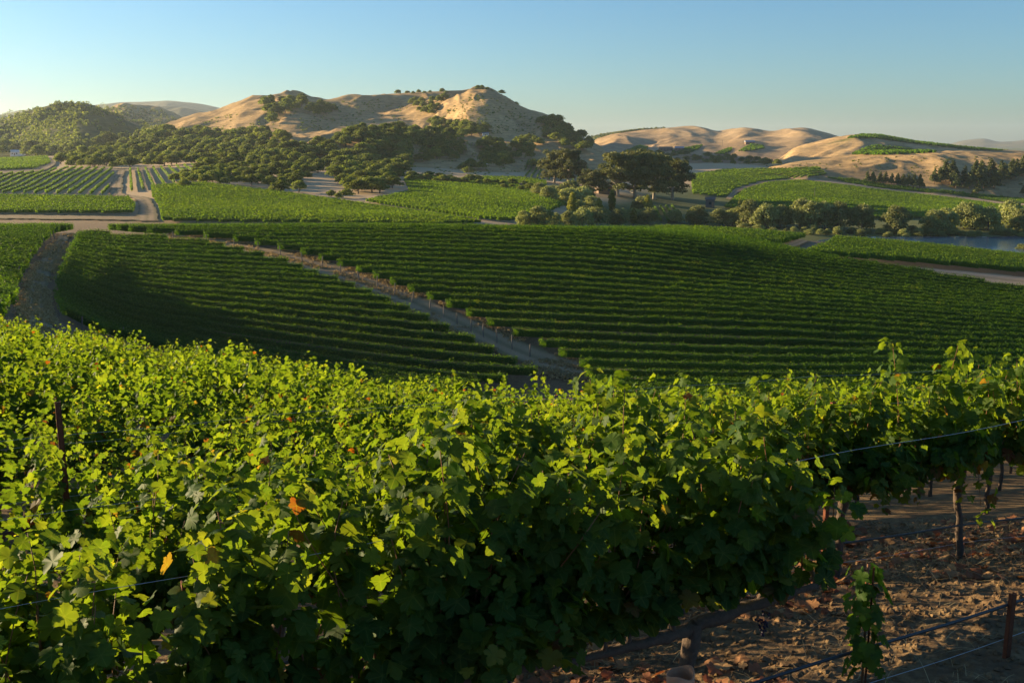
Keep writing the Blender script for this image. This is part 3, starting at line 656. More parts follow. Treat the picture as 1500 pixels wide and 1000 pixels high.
grove('oak', scatter([(384,153),(398,150),(440,150),(450,155),(415,168),(400,186),(390,170)], 11, seed=7, n=200), 14, 'dark oak in the clump on the crest of the long golden hill', 'oaks on the crest of the long hill', ymin=1000, small=True)
grove('oak', scatter([(455,158),(480,156),(490,165),(470,172),(450,168)], 9, seed=8, n=100), 10, 'dark oak in the hollow just right of the crest clump', 'oaks in the hollow', ymin=1000)
grove('oak', scatter([(602,150),(632,148),(655,142),(650,155),(635,168),(618,172),(605,160)], 8, seed=9, n=200), 10, 'green oak in the ravine left of the golden peak', 'oaks in the ravine', ymin=1000)
grove('oak', [(583,139),(597,138),(605,138),(613,137),(622,138),(630,137),(648,137),(654,138)], 6, '%s small oak from the left on the skyline left of the peak', 'skyline oaks', ymin=1200, ordinals=True)
grove('oak', [(700,131),(706,132),(714,133),(720,136),(735,144),(745,151),(756,158)], 6, '%s small oak from the left along the right shoulder of the golden peak', 'oaks on the peak', ymin=1200, ordinals=True)
grove('oak', scatter([(790,180),(820,176),(845,190),(864,210),(862,224),(830,218),(800,204)], 8, seed=10, n=600), 12, 'very dark oak on the steep right flank below the peak', 'oaks on the right flank', ymin=900)
grove('oak', scatter([(640,212),(720,212),(780,208),(815,222),(790,246),(740,250),(700,252),(640,248),(610,235)], 8, seed=11, n=1500, dens=lambda x, y: fbm(np.array(x/24.), np.array(y/10.), 8, 2) > .53), 12, 'small dark oak dotted on the tan knoll right of the middle', 'oaks on the tan knoll')
grove('oak', scatter([(600,262),(640,262),(760,272),(790,280),(770,284),(680,272),(600,268)], 10, seed=12, n=300), 12, 'low dark oak in the hedge behind the bright vineyard', 'oaks of the hedge')
grove('oak', [(486,290,12),(496,292,10),(508,290,14),(525,284,22),(545,282,24),(556,283,20),(575,276,20),(270,277,16),(410,284,20),(438,282,18)], 18, '%s oak from the left along the red road, lower edge of the woods', 'oaks at the lower edge of the woods', ordinals=True, small=False)
grove('oak', [(596,247,22),(686,256,12)], 20, '%s lone rounded oak from the left above the hedge', 'lone oaks above the hedge', ordinals=True, small=False)
grove('oak', scatter([(0,222),(60,224),(90,226),(60,232),(0,230)], 12, seed=13, n=120), 16, 'pale green tree behind the white farm buildings at the left edge', 'trees by the farm buildings')
grove('oak', scatter([(880,236),(1000,228),(1060,232),(1140,240),(1150,244),(1060,242),(980,240)], 9, seed=14, n=300), 9, 'small dark tree in the far belt below the tan hills', 'trees of the far belt', ymin=700)
LATE.sort(key=lambda a: -a[0])
for q, a in LATE[:285]: put_tree(*a, now=True)
vs, ts = [], []
for q, a in LATE[285:]:
    me = proto('oak', random.randrange(5), False)[1][1]; n = len(me.vertices)
    v = np.empty(n*3, np.float32); me.vertices.foreach_get('co', v); v = v.reshape(-1, 3); t_ = np.empty(n, np.float32); me.attributes['tint'].data.foreach_get('value', t_)
    sel = np.repeat(rng.random(n//4) < .35, 4); v = v[sel]; t_ = t_[sel]; s_ = a[2] / 9.2; c_ = v.reshape(-1, 4, 3).mean(1, keepdims=True); v = (c_ + (v.reshape(-1, 4, 3) - c_)*1.5).reshape(-1, 3)
    vs.append(v * np.array([s_*a[6], s_*a[6], s_]) + a[1]); ts.append(t_)
V = np.concatenate(vs); tag(build('distant_oaks', V, np.arange(len(V)).reshape(-1, 4), M['oak'], tint=np.concatenate(ts)), 'small dark oaks dotted far off over the golden hills and their crests', 'trees', kind='stuff')
# small scrub over the golden slopes
def scrub(poly, n, label, ymin, seed, h=3):
    vs, ts = [], []
    r = np.random.default_rng(seed)
    for x, y in scatter(poly, h, seed=seed, n=n, dens=lambda x, y: 1 if fbm(np.array(x/17.), np.array(y/9.), seed, 3) > .52 else .10):
        g = at(x, y, ymin)
        if g is None: continue
        s_ = r.uniform(1.2, 4.0) * mpp(g[1]) * .7; m_ = 14; d = rng.normal(size=(m_, 3)); d[:, 2] = abs(d[:, 2]); d /= np.linalg.norm(d, axis=1)[:, None]
        v, f = leafquads(g + d * np.array([s_*.9, s_*.9, s_*.7]) * rng.uniform(.4, 1, (m_, 1)), s_*.7, d, .3); vs.append(v); ts.append(np.repeat(rng.uniform(.0, .7, m_), 4))
    V = np.concatenate(vs); tag(build('scrub', V, np.arange(len(V)).reshape(-1, 4), M['oak'], tint=np.concatenate(ts)), label, 'scrub', kind='stuff')
scrub([(250,190),(330,170),(430,150),(560,146),(600,160),(590,185),(500,192),(400,196)], 1300, 'small scrub dotted over the long golden hill', 960, 41)
scrub([(640,180),(660,158),(700,134),(740,150),(800,180),(790,200),(700,196)], 1200, 'small scrub dotted over the golden peak', 930, 42)
scrub([(600,200),(700,204),(800,212),(860,240),(780,258),(640,255),(520,215)], 900, 'small scrub between the oaks below the peak', 400, 43)
scrub([(1100,245),(1230,236),(1350,228),(1500,232),(1500,285),(1350,262),(1200,250)], 900, 'small scrub on the rounded tan hill at right', 700, 44)
# skyline and slope woods too far to single out
def wood_mass(poly, gap, h, label, ymin, seed, n=6000, dens=None):
    vs, ts = [], []
    for x, y in scatter(poly, gap, seed=seed, n=n, dens=dens):
        g = at(x, y, ymin)
        if g is None: continue
        m = 26; s = h * mpp(g[1]); d = rng.normal(size=(m, 3)); d[:, 2] = abs(d[:, 2]); d /= np.linalg.norm(d, axis=1)[:, None]
        P = g + d * np.array([s*.75, s*.75, s*.85]) * rng.uniform(.5, 1, (m, 1)); v, f = leafquads(P, s*.5, d*1.2, .3); vs.append(v); ts.append(np.repeat(rng.uniform(.1, .9, m), 4))
    V = np.concatenate(vs); return tag(build('distant_wood', V, np.arange(len(V)).reshape(-1, 4), M['oak'], tint=np.concatenate(ts)), label, 'woodland', kind='stuff')
wood_mass([(0,170),(30,161),(60,152),(110,145),(140,149),(165,160),(200,176),(235,190),(90,222),(0,222)], 5, 5.2, 'woodland covering the rounded hill on the far left', 1000, 31, dens=lambda x, y: .04 if (112 < x < 205 and y > 168 + abs(x-150)*.12) else (1 if fbm(np.array(x/26.), np.array(y/13.), 31, 2) > .40 else .12))
wood_mass([(150,165),(180,155),(200,158),(235,163),(270,182),(250,188),(200,182)], 6, 4, 'patchy woodland on the pale hill behind the wooded hill', 1800, 32, dens=lambda x, y: .5)
wood_mass([(865,200),(905,195),(945,190),(975,192),(930,204),(880,210)], 4, 3.5, 'woodland on the dark rise behind the folded tan hills', 2300, 33)
# gum trees and the streamside trees
grove('gum', [(812,268,50),(832,271,52),(905,288,66),(930,290,70),(958,292,66),(985,292,58),(868,286,40)], 60, '%s big dark gum tree from the left behind the stream', 'gum trees behind the stream', 300, small=False, wx=(.95, 1.25), ordinals=True)
grove('willow', [(768,331,24),(790,334,34),(812,334,24),(832,333,26),(853,332,30),(870,331,30),(905,330,26),(795,290,16),(812,287,17),(828,288,16),(855,296,24),(888,296,26),(940,312,26)], 26, '%s pale olive tree from the left along the stream beside the lit ridge', 'pale streamside trees', 280, ymax=520, small=False, ordinals=True)
grove('oak', [(880,326,34),(900,326,36),(918,328,36),(935,330,32),(972,334,20),(990,335,20),(1005,306,28),(1035,300,30),(1052,306,34),(1068,318,30),(1080,300,24),(1000,330,16),(1120,322,36)], 30, '%s dark tree from the left in the streamside thicket', 'dark streamside trees', 280, ymax=560, small=False, wx=(.85, 1.1), ordinals=True)
grove('oak', scatter([(862,300),(900,296),(1000,300),(1100,296),(1150,315),(1150,330),(1010,334),(880,330)], 15, seed=21, n=400), 30, 'dark rounded tree in the shaded thicket between stream and lake', 'trees of the thicket', 280, ymax=560, small=False, wx=(.9, 1.15))
grove('willow', scatter([(770,288),(860,292),(880,310),(850,326),(1040,332),(1150,336),(1150,328),(1000,326),(860,322),(770,290)], 17, seed=22, n=400), 24, 'olive bush crowned tree in the thicket between stream and lake', 'olive trees of the thicket', 280, ymax=560, small=True)
grove('poplar', [(838,318,38),(877,322,34),(896,312,36),(948,318,34),(928,330,26),(1083,318,28),(1076,314,22)], 30, '%s slim yellowish poplar from the left in the streamside thicket', 'streamside poplars', 280, ymax=540, small=False, wx=(1.0, 1.4), ordinals=True)
grove('willow', [(1098,333,42),(1120,335,38),(1143,333,34),(1172,333,44),(1186,335,42),(1208,335,42),(1226,336,42),(1262,337,41),(1312,341,42),(1368,341,36),(1385,339,36),(1412,335,42),(1428,336,38),(1447,337,36),(1478,333,42),(1492,337,32),(1535,339,38)], 32, '%s olive willow from the left along the lake shore', 'lakeside willows', 380, ymax=560, small=False, wx=(.9, 1.1), ordinals=True)
grove('willow', [(1140,341,10),(1364,354,9),(1497,372,16),(1322,344,16)], 10, '%s low pale bush from the left on the near lake bank', 'bushes on the near lake bank', 240, ymax=420, small=True, ordinals=True, cat='bush')
grove('willow', scatter([(1085,335),(1160,338),(1300,341),(1540,341),(1540,347),(1300,347),(1160,343),(1085,341)], 11, seed=52, n=500), 9, 'low ragged bush at the foot of the lakeside willows', 'bushes along the lake shore', 380, ymax=560, small=True, cat='bush', jit=.45, wx=(1.2, 1.9))
# pines on the right
grove('pine', [(1270,267,17),(1278,268,17),(1289,269,18),(1297,269,18),(1306,271,18),(1314,272,19),(1322,273,19),(1330,274,20),(1338,275,22),(1347,276,22)], 18, '%s dark pine from the left in the short straight row on the tan hill', 'pines of the short row', 640, small=False, ordinals=True, wx=(1.1, 1.4))
grove('pine', [(1368,270,24),(1376,267,22),(1384,266,34),(1393,270,36),(1400,276,22),(1412,272,30),(1420,277,28),(1428,270,36),(1436,268,34),(1441,277,26),(1450,268,36),(1456,276,26),(1465,268,34),(1470,264,26),(1481,262,30),(1488,260,28),(1432,284,20),(1497,258,32),(1512,258,34),(1498,285,14)], 30, '%s dark pine from the left in the large clump on the right', 'pines of the large clump', 600, small=False, ordinals=True, wx=(1.1, 1.4))

# ------------------------------------------------------------------ buildings and poles
def house(name, px, py, ymin, L, W, Hh, rz, wall, roof, label, cat='house', windows=3, up=.0):
    g = at(px, py, ymin)
    o = empty(name, g, rz); tag(o, label, cat)
    b = MB(); b.box((0, 0, Hh/2-.5), (L, W, Hh+1)); b.build('wall', wall, o)
    r = MB(); e = .5; rh = W*.32
    v = [(-L/2-e,-W/2-e,Hh),(L/2+e,-W/2-e,Hh),(L/2+e,W/2+e,Hh),(-L/2-e,W/2+e,Hh),(-L/2-e,0,Hh+rh),(L/2+e,0,Hh+rh)]
    v = [(a, b_, c + .02) for a, b_, c in v]
    r.add(v, [[0,1,5,4],[2,3,4,5],[3,2,1,0]], [[0,4,3],[1,2,5]]); r.build('roof', roof, o)
    for k in range(windows):
        w = MB(); x = -L/2 + L*(k+.5)/(windows+.0); w.box((x, -W/2-.03, Hh*.58), (min(1.4, L/windows*.5), .08, Hh*.34)); w.build('window', M['darkglass'], o)
    d = MB(); d.box((L/2*.0 + L/windows*.5*.0 + L*.5/windows*2 - L/2 if windows > 1 else L*.3, -W/2-.04, Hh*.36), (1.0, .08, Hh*.7)); d.build('door', M['brownwall'], o)
    return o
house('farm_building', 26, 228, 600, 14, 8, 4, .2, M['white'], M['white'], 'white farm building at the far left edge, left one of two')
house('farm_building', 37, 227, 600, 9, 7, 4.5, -.3, M['white'], M['white'], 'white farm building at the far left, right one of two', windows=2)
house('pump_house', 714, 240, 300, 2.0, 1.8, 2.3, .2, M['white'], M['white'], 'tiny white pump house on the tan knoll', 'hut', 1)
house('shed', 711, 199, 800, 6.5, 3.5, 2.3, .1, M['white'], M['roofgrey'], 'small white shed at the foot of the golden peak', 'shed', 2)
house('barn', 889, 284, 300, 12, 9, 4, .15, M['brownwall'], M['roofgrey'], 'pale roofed barn among the streamside trees', 'barn', 3)
house('barn', 1040, 304, 300, 5, 5, 4.5, -.2, M['bluewall'], M['bluewall'], 'small dark grey shed in the dark thicket left of the lake', 'shed', 1)
house('house', 975, 221, 900, 22, 9, 4, .1, M['brownwall'], M['brownwall'], 'long low brown house at the foot of the tan hills, left one', windows=4)
house('house', 995, 221, 900, 14, 9, 4.5, -.1, M['brownwall'], M['roofgrey'], 'low brown house at the foot of the tan hills, right one')
house('house', 1098, 211, 900, 16, 8, 3.5, .1, M['brownwall'], M['roofgrey'], 'small hilltop house above the bright green field')
for x in (763, 772):
    g = at(x, 277, 300); m = MB(); m.box((0, 0, 1.4), (1.6, 1.2, 3.0)); m.box((0, 0, 3.0), (2.0, 1.6, .3))
    o = m.build('gate_pillar', M['postwood']); o.location = g
    tag(o, '%s pale concrete pillar from the left at the end of the hedge' % ('first' if x == 763 else 'second'), 'pillar', 'hedge end pillars')
for px, py, hp, lb in ((687, 259, 13, 'wooden utility pole beside the lone tree above the hedge'), (702, 291, 10, 'short pole standing in the bright green vineyard'),
                       (1193, 291, 16, 'utility pole in the broad green vineyard behind the lake'), (1058, 214, 8, 'far utility pole between small fields on the tan hills')):
    g = at(px, py, 262); h = hp * mpp(g[1]); o = empty('utility_pole', g); tag(o, lb, 'pole', 'utility poles')
    m = MB(); r_ = max(.12, .12*mpp(g[1])*1.5); m.tube([(0,0,-.3),(0,0,h)], r_, 8); m.build('pole', M['postwood'], o)
    m = MB(); m.box((0, .0, h*.92), (h*.22, r_*.8, r_*.8), .3); m.build('crossarm', M['postwood'], o)

# dry weeds along the two near tracks
def weeds(ea, eb, ymin, ymax, n, label):
    def dense(e):
        e = np.array(e, float); s = np.concatenate([[0], np.cumsum(np.hypot(*np.diff(e, axis=0).T))]); u = np.linspace(0, s[-1], 40)
        return np.stack([pchip(s, e[:, 0], u), pchip(s, e[:, 1], u)], -1)
    ab = [(at(*p, ymin, ymax), at(*q, ymin, ymax)) for p, q in zip(dense(ea), dense(eb))]; ab = [(p, q) for p, q in ab if p is not None and q is not None]
    P = np.array([p for p, q in ab]); Q = np.array([q for p, q in ab]); r = np.random.default_rng(n)
    k = r.integers(0, len(P)-1, n); u = r.random((n, 1)); w = np.where(r.random(n) < .3, r.normal(.5, .07, n), np.where(r.random(n) < .5, r.normal(0, .12, n), r.normal(1, .12, n)))[:, None]
    a_ = P[k]*(1-u) + P[k+1]*u; b_ = Q[k]*(1-u) + Q[k+1]*u; W = a_*(1-w) + b_*w
    z = base_h(W[:, 0], W[:, 1]) + .1 + .0009*W[:, 1]
    m = fbm(W[:, 0]*.25, W[:, 1]*.25, 61, 2) > .42; W = W[m]; z = z[m]
    c = np.repeat(np.c_[W[:, 0], W[:, 1], z], 5, 0) + r.normal(0, .14, (len(W)*5, 3)) * [1, 1, .4]
    v, f = leafquads(c, .22, None, 1.0)
    tag(build('dry_weeds', v, f, M['dryweed'], tint=np.repeat(r.random(len(c)), 4)), label, 'weeds', kind='stuff')
weeds([(88,338),(83,350),(60,382),(40,420),(34,450),(36,475),(36,500)], [(112,338),(102,350),(90,375),(74,410),(68,440),(74,468),(84,495)], 50, 215, 5000, 'dry weeds along the edges and crown of the short left track')
weeds([(230,342),(300,349),(400,366),(500,391),(600,428),(700,472),(800,514),(900,536)], [(230,350),(300,360),(400,386),(500,416),(600,458),(700,504),(800,546),(900,562)], 85, 215, 8000, 'dry weeds along the edges of the diagonal track')
# ------------------------------------------------------------------ end posts of the middle rows
def post_proto():
    m = MB(); m.tube([(0,0,-.3),(.02,0,.8),(.05,0,1.95)], [.075,.07,.065], 8); return m.build('trellis_post', M['postwood'])
PP = post_proto(); used = False
PX = [(254,351),(303,358),(343,362),(378,367),(411,374),(443,383),(471,391),(499,400),(526,410),(553,420),(578,431),(603,441),(629,453),(650,463),(670,473),(690,484),(708,492),(728,501),(750,510),(776,521)]
for i, (x, y) in enumerate(PX):
    g = at(x, y + 3, 85, 215); o = PP if i == 0 else PP.copy()
    if i: COL.objects.link(o)
    o.location = g; o.rotation_euler = (random.uniform(-.08, .08), random.uniform(-.1, .15), random.uniform(0, 6)); o.scale = (1.2, 1.2, random.uniform(.85, 1.05))
    tag(o, '%s grey end post from the left along the upper side of the diagonal track' % ordinal(i+1), 'post', 'end posts along the diagonal track')
for i, (x, y) in enumerate([(80,350),(75,356),(65,363),(55,372),(46,383),(38,396),(28,412),(20,432)]):
    g = at(x, y, 50, 215); o = PP.copy(); COL.objects.link(o); o.location = g; o.scale = (1, 1, random.uniform(.75, .95)); o.rotation_euler = (0, random.uniform(-.1, .1), 0)
    tag(o, '%s small post from the top along the left side of the short track' % ordinal(i+1), 'post', 'posts left of the short track')
for i, (x, y) in enumerate([(113,350),(108,357),(104,366),(98,380),(90,398),(84,418),(82,440),(88,462),(120,482),(180,498),(210,506)]):
    g = at(x, y + 4, 50, 215); o = PP.copy(); COL.objects.link(o); o.location = g; o.scale = (1, 1, random.uniform(.75, .95)); o.rotation_euler = (0, random.uniform(-.1, .1), 0)
    tag(o, '%s small post from the top along the right side of the short track' % ordinal(i+1), 'post', 'posts right of the short track')

# ------------------------------------------------------------------ foreground vines
RD = np.array([.891, .454]); RN = np.array([-.454, .891]); RA = math.atan2(.454, .891)
def row_pt(k, s):       # k-th row from the camera, s metres along it
    return RD * s + RN * (4.2 + 2.4 * (k - 1))
def leaf_template(lod):
    if lod == 0:
        half = [(.05,-.10),(.18,-.17),(.30,-.12),(.38,-.15),(.47,-.02),(.55,.02),(.50,.12),(.53,.22),(.42,.24),(.56,.36),(.64,.52),(.53,.54),(.46,.64),(.36,.58),(.27,.56),(.30,.70),(.22,.78),(.16,.90)]
    elif lod == 1:
        half = [(.18,-.15),(.46,-.08),(.52,.18),(.44,.25),(.62,.50),(.38,.60),(.27,.58),(.24,.80)]
    else:
        half = [(.38,-.12),(.60,.42),(.26,.68)]
    tip = [(0, 1.0)]
    out = [(x, y) for x, y in half] + tip + [(-x, y) for x, y in half[::-1]]
    P = np.array([(0, 0.0)] + out + [(0, .38)])
    if lod == 2: P = np.array([(0, 0.0)] + out)
    n = len(P)
    if lod == 2:
        f = np.array([[0, k, k+1] for k in range(1, n-1)])
    else:
        c = n - 1; ring = list(range(0, n-1)); f = np.array([[c, ring[k], ring[(k+1) % (n-1)]] for k in range(n-1)])
    return P - np.array([0, 0.0]), f
LT = [leaf_template(k) for k in range(3)]
def make_leaves(P, N, D, size, lod, r):
    """P base points, N blade normals, D tip directions"""
    T, f = LT[lod]; n = len(P); k = len(T)
    N = N / np.linalg.norm(N, axis=1)[:, None]; D = D - N * np.sum(D*N, 1)[:, None]; D /= np.linalg.norm(D, axis=1)[:, None] + 1e-9
    B = np.cross(D, N)
    cup = r.uniform(-.25, .55, n)[:, None]; droop = r.uniform(.0, .5, n)[:, None]; tw = r.normal(0, .12, n)[:, None]; asp = r.uniform(.9, 1.15, n)[:, None]
    x = T[None, :, 0] * asp; y = np.repeat(T[None, :, 1], n, 0)
    wv = .05 * np.sin(9*x + r.uniform(0, 6, n)[:, None]) * (np.abs(x) + .2)
    z = -cup * np.abs(x)*.8 - droop * np.maximum(y, 0)**2 * .7 + tw * x * y * 2 + wv
    V = P[:, None] + size[:, None, None] * (x[..., None]*B[:, None] + y[..., None]*D[:, None] + z[..., None]*N[:, None])
    Fc = (f[None] + (np.arange(n)*k)[:, None, None]).reshape(-1, 3)
    return V.reshape(-1, 3), Fc
def vine_foliage(seed, lod, shoots=34, hgt=1.12, half=.95, droopers=.3, big=1.0, redness=0.0, base=.95, taper=0):
    r = np.random.default_rng(seed); Ps, Ns, Ds, S, Tn = [], [], [], [], []; canes = MB()
    for k in range(shoots):
        dr = r.random() < droopers
        x0 = r.uniform(-half, half); L = hgt * r.uniform(.6, 1.15) * (1 - taper * max(0, min(1, (x0 - .2)/.75))); side = r.choice([-1, 1])
        if r.random() < .13 and not dr: L *= 1.24
        m = max(6, int(L / .062)); t = np.linspace(0, 1, m)
        ox = r.normal(0, .16); oy = side * (abs(r.normal(.12, .08)) + .03) if not dr else side * r.uniform(.28, .5)
        x = x0 + ox*t + .04*np.sin(5*t + r.uniform(0, 6)); y = oy*t**.8 + .03*np.sin(6*t + r.uniform(0, 6))
        z = base + L*t - (.10*L*t**3 if not dr else 1.05*L*t**2*r.uniform(.75, 1.25))
        P = np.c_[x, y, z]; tg = np.gradient(P, axis=0); tg /= np.linalg.norm(tg, axis=1)[:, None]
        if lod == 0 or k % 3 == 0: canes.tube(P[::3], np.linspace(.0055, .002, len(P[::3])), 5)
        rep = 2 if lod < 2 else 1
        for q in range(rep + (1 if lod == 0 else 0)):
            keep = r.random(m) < (1 if q == 0 else .75); n = keep.sum(); c = P[keep]
            az = r.uniform(0, 2*math.pi, n); az = np.where(np.arange(n) % 2 == 0, az, az + math.pi)
            out = np.c_[np.cos(az)*.7, np.sin(az) + .35*np.sign(y[keep]+1e-6), r.uniform(-.1, .5, n)]; out /= np.linalg.norm(out, axis=1)[:, None]
            pet = r.uniform(.04, .11, n) * (1 if q == 0 else 1.5)
            b = c + out*pet[:, None]
            nrm = out*r.uniform(.3, 1.1, n)[:, None] + np.c_[r.normal(0, .35, n), r.normal(0, .35, n), r.uniform(.1, 1.1, n)]
            dn = out*.6 + np.c_[r.normal(0, .4, n), r.normal(0, .4, n), -r.uniform(.2, 1.2, n)]
            s = ((.142 if lod == 0 else .125) - .065*t[keep]**2) * r.uniform(.65, 1.15, n) * (1 if q == 0 else .8) * big
            Ps.append(b); Ns.append(nrm); Ds.append(dn); S.append(s)
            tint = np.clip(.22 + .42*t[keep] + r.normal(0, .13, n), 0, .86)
            rare = r.random(n); tint = np.where(rare < .008 + redness, r.uniform(.88, 1, n), tint)
            low = (z[keep] < base + .15) & (r.random(n) < .22); tint = np.where(low, r.uniform(.86, .985, n), tint)
            Tn.append(tint)
    Ps = np.concatenate(Ps); Ns = np.concatenate(Ns); Ds = np.concatenate(Ds); S = np.concatenate(S); Tn = np.concatenate(Tn)
    if lod == 2: S = S * 1.25
    V, Fc = make_leaves(Ps, Ns, Ds, S, lod, r)
    return V, Fc, np.repeat(Tn, len(LT[lod][0])), canes
def vine_wood(seed, tube_top=None):
    r = np.random.default_rng(seed); t = MB(); z = np.linspace(-.15, .93, 9)
    P = np.c_[np.cumsum(r.normal(0, .018, 9)), np.cumsum(r.normal(0, .018, 9)), z]; P[:, :2] -= P[0, :2]
    t.tube(P, np.array([.045,.04,.036,.038,.034,.036,.04,.048,.05]), 9, .12)
    c = MB(); top = P[-1]
    for s in (-1, 1):
        m = 13; x = np.linspace(0, s*.93, m); q = np.c_[top[0] + x, top[1] + np.cumsum(r.normal(0, .012, m)), top[2] - .02 + .03*np.abs(x) + np.cumsum(r.normal(0, .008, m))]
        c.tube(q, np.linspace(.042, .018, m) * r.uniform(.85, 1.2, m), 8, .12)
        for j in range(2, m, 2):      # spurs
            e = q[j] + np.array([r.normal(0, .03), r.normal(0, .03), .10]); c.tube([q[j], (q[j]+e)/2 + r.normal(0, .008, 3), e], [.02, .017, .012], 6, .1)
    return t, c
def grapes(parent, seed):
    r = np.random.default_rng(seed)
    for k in range(3):
        m = MB(); c = np.array([r.uniform(-.7, .7), r.choice([-1, 1])*r.uniform(.08, .16), .95 + r.uniform(.0, .12)])
        th = np.linspace(0, 2*math.pi, 7)[:-1]
        for b in range(34):
            t = r.random(); p = c + np.array([r.normal(0, .02*(1-t)+.006), r.normal(0, .02*(1-t)+.006), -.14*t]); R0 = .0085
            v = [p + [0, 0, R0]] + [p + [R0*math.cos(a)*.87, R0*math.sin(a)*.87, R0*.5] for a in th] + [p + [R0*math.cos(a)*.87, R0*math.sin(a)*.87, -R0*.5] for a in th] + [p - [0, 0, R0]]
            q = [[1+i, 7+i, 7+(i+1)%6, 1+(i+1)%6] for i in range(6)]; tt = [[0, 1+i, 1+(i+1)%6] for i in range(6)] + [[13, 7+(i+1)%6, 7+i] for i in range(6)]
            m.add(v, q, tt)
        m.build('grape_bunch', M['grape'], parent, smooth=True)
def make_vine(seed, lod, **kw):
    o = empty('grapevine', (0, 0, -500))
    V, Fc, tn, canes = vine_foliage(seed, lod, **kw)
    if lod < 2:
        t, c = vine_wood(seed); t.build('trunk', M['bark'], o, True); c.build('cordon', M['bark'], o, True)
        canes.build('cane', M['cane'], o, True)
        if lod == 0: grapes(o, seed)
    else:
        t = MB(); t.tube([(0,0,-.15),(.02,.01,.5),(0,0,.95)], [.04,.035,.04], 6); t.build('trunk', M['bark'], o, True)
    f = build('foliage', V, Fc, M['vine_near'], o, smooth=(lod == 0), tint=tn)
    if lod == 0:
        T = LT[0][0]; rib = np.zeros(len(T)); rib[[0, len(T)-1, 6, 12, 19, 26, 32]] = 1
        a = f.data.attributes.new('rib', 'FLOAT', 'POINT'); a.data.foreach_set('value', np.tile(rib, len(V)//len(T)).astype(np.float32))
    return o
L0 = [make_vine(100+k, 0, shoots=(40, 44, 44)[k], droopers=(.0, .3, .3)[k], base=(1.12, .95, .95)[k], taper=(.45, 0, 0)[k]) for k in range(3)]
L0big = [make_vine(120+k, 0, shoots=(52, 64, 66)[k], droopers=(.06, .46, .46)[k], base=(1.10, .95, .95)[k], hgt=1.12, big=1.04) for k in range(3)]
L0r = [make_vine(130, 0, shoots=36, droopers=.5, hgt=1.08, redness=.05)]
L1 = [make_vine(140+k, 1, shoots=38, droopers=.16, redness=.012) for k in range(4)]
L1r = [make_vine(150+k, 1, shoots=26, droopers=.3, redness=.10, hgt=1.25) for k in range(1)]
L2 = [make_vine(160+k, 2, shoots=38, droopers=.16, redness=.02) for k in range(5)]
USED = set()
def place_vine(src, k, s, label, group, scale=1.0, flip=None, dz=0):
    p = row_pt(k, s); z = float(base_h(p[0:1], p[1:2])[0]) + dz
    o = src if id(src) not in USED else copy_tree(src); USED.add(id(src))
    flip = random.random() < .5 if flip is None else flip
    o.location = (p[0], p[1], z); o.rotation_euler = (0, 0, RA + (math.pi if flip else 0)); o.scale = (1, .68 if k >= 3 else 1, scale)
    tag(o, label, 'grapevine', group); return o
s0 = .99*RD[0] + 5.22*RD[1]           # trunk of the vine with the clay tube
nearlab = {0:'nearest-row vine with a clay tube round its trunk', 1:'nearest-row vine filling the centre, next left of the clay tube vine', 2:'nearest-row vine at the lower left beside the rusty stake', 3:'nearest-row vine cut by the left picture edge', 4:'nearest-row vine beyond the left picture edge'}
for j in range(5):
    src = [L0[0], L0big[0], L0big[1], L0big[2], L0big[1]][j]
    place_vine(src, 1, s0 - 1.7*j, nearlab[j], 'vines of the nearest row', [.98, .98, .98, 1.0, 1.05][j], False)
# rows two and beyond
def vine_ok(k, s):
    p = row_pt(k, s); x, y = p
    if y < (1.2 if 2 <= k <= 4 else 3.2): return False
    z = float(base_h(p[0:1], p[1:2])[0]); px, py = project(x, y, z)
    if px < (-2600 if k <= 4 else -420) or px > 1900: return False
    if k <= 4 and px < -420: return x > -14
    ptx, pty = project(x, y, z + 2.1)
    # hidden behind the rows in front
    sil = np.interp(px, [-400, 0, 200, 375, 750, 1500], [440, 470, 505, 522, 530, 530])
    return pty > sil - 4 or y < 15
tot = 0
for k in range(2, 20):
    arr = [s for s in np.arange(s0 - 1.8*40, s0 + 1.8*14, 1.8) if vine_ok(k, s)]
    inn = 0; outl = 0; outr = 0
    for j, s in enumerate(arr):
        p = row_pt(k, s); z = float(base_h(p[0:1], p[1:2])[0]); px, py = project(p[0], p[1], z)
        if k == 2 and (1290 < px < 1385): continue            # gap in the second row
        if (k == 2 and 60 < px < 170) or (k == 3 and (70 < px < 150 or 1225 < px < 1330)): continue
        if k == 2: src = L0[1 + j % 2] if px < 1385 else L0r[0]
        elif k <= 5: src = L1[(j*3 + k) % 4]
        else: src = L2[(j*3 + k) % 5]
        if px < -60: outl += 1; lb = 'vine of the %s row beyond the left picture edge, %s one counted inward' % (ordinal(k), ordinal(outl))
        elif px > 1560: outr += 1; lb = 'vine of the %s row beyond the right picture edge, %s one counted outward' % (ordinal(k), ordinal(outr))
        else: inn += 1; lb = '%s vine from the left in the %s vine row from the front' % (ordinal(inn), ordinal(k))
        place_vine(src, k, s, lb, 'vines of the %s row' % ordinal(k), 1.17 if (k == 2 and px > 1385) else random.uniform(.74, .82) if (k == 2 and -200 < px < 350) else random.uniform(.92, 1.08)); tot += 1
print('vines', tot, COUNT)
for o in L0 + L0r + L0big + L1 + L1r + L2:
    if id(o) not in USED:
        for c in list(o.children): bpy.data.objects.remove(c)
        bpy.data.objects.remove(o)
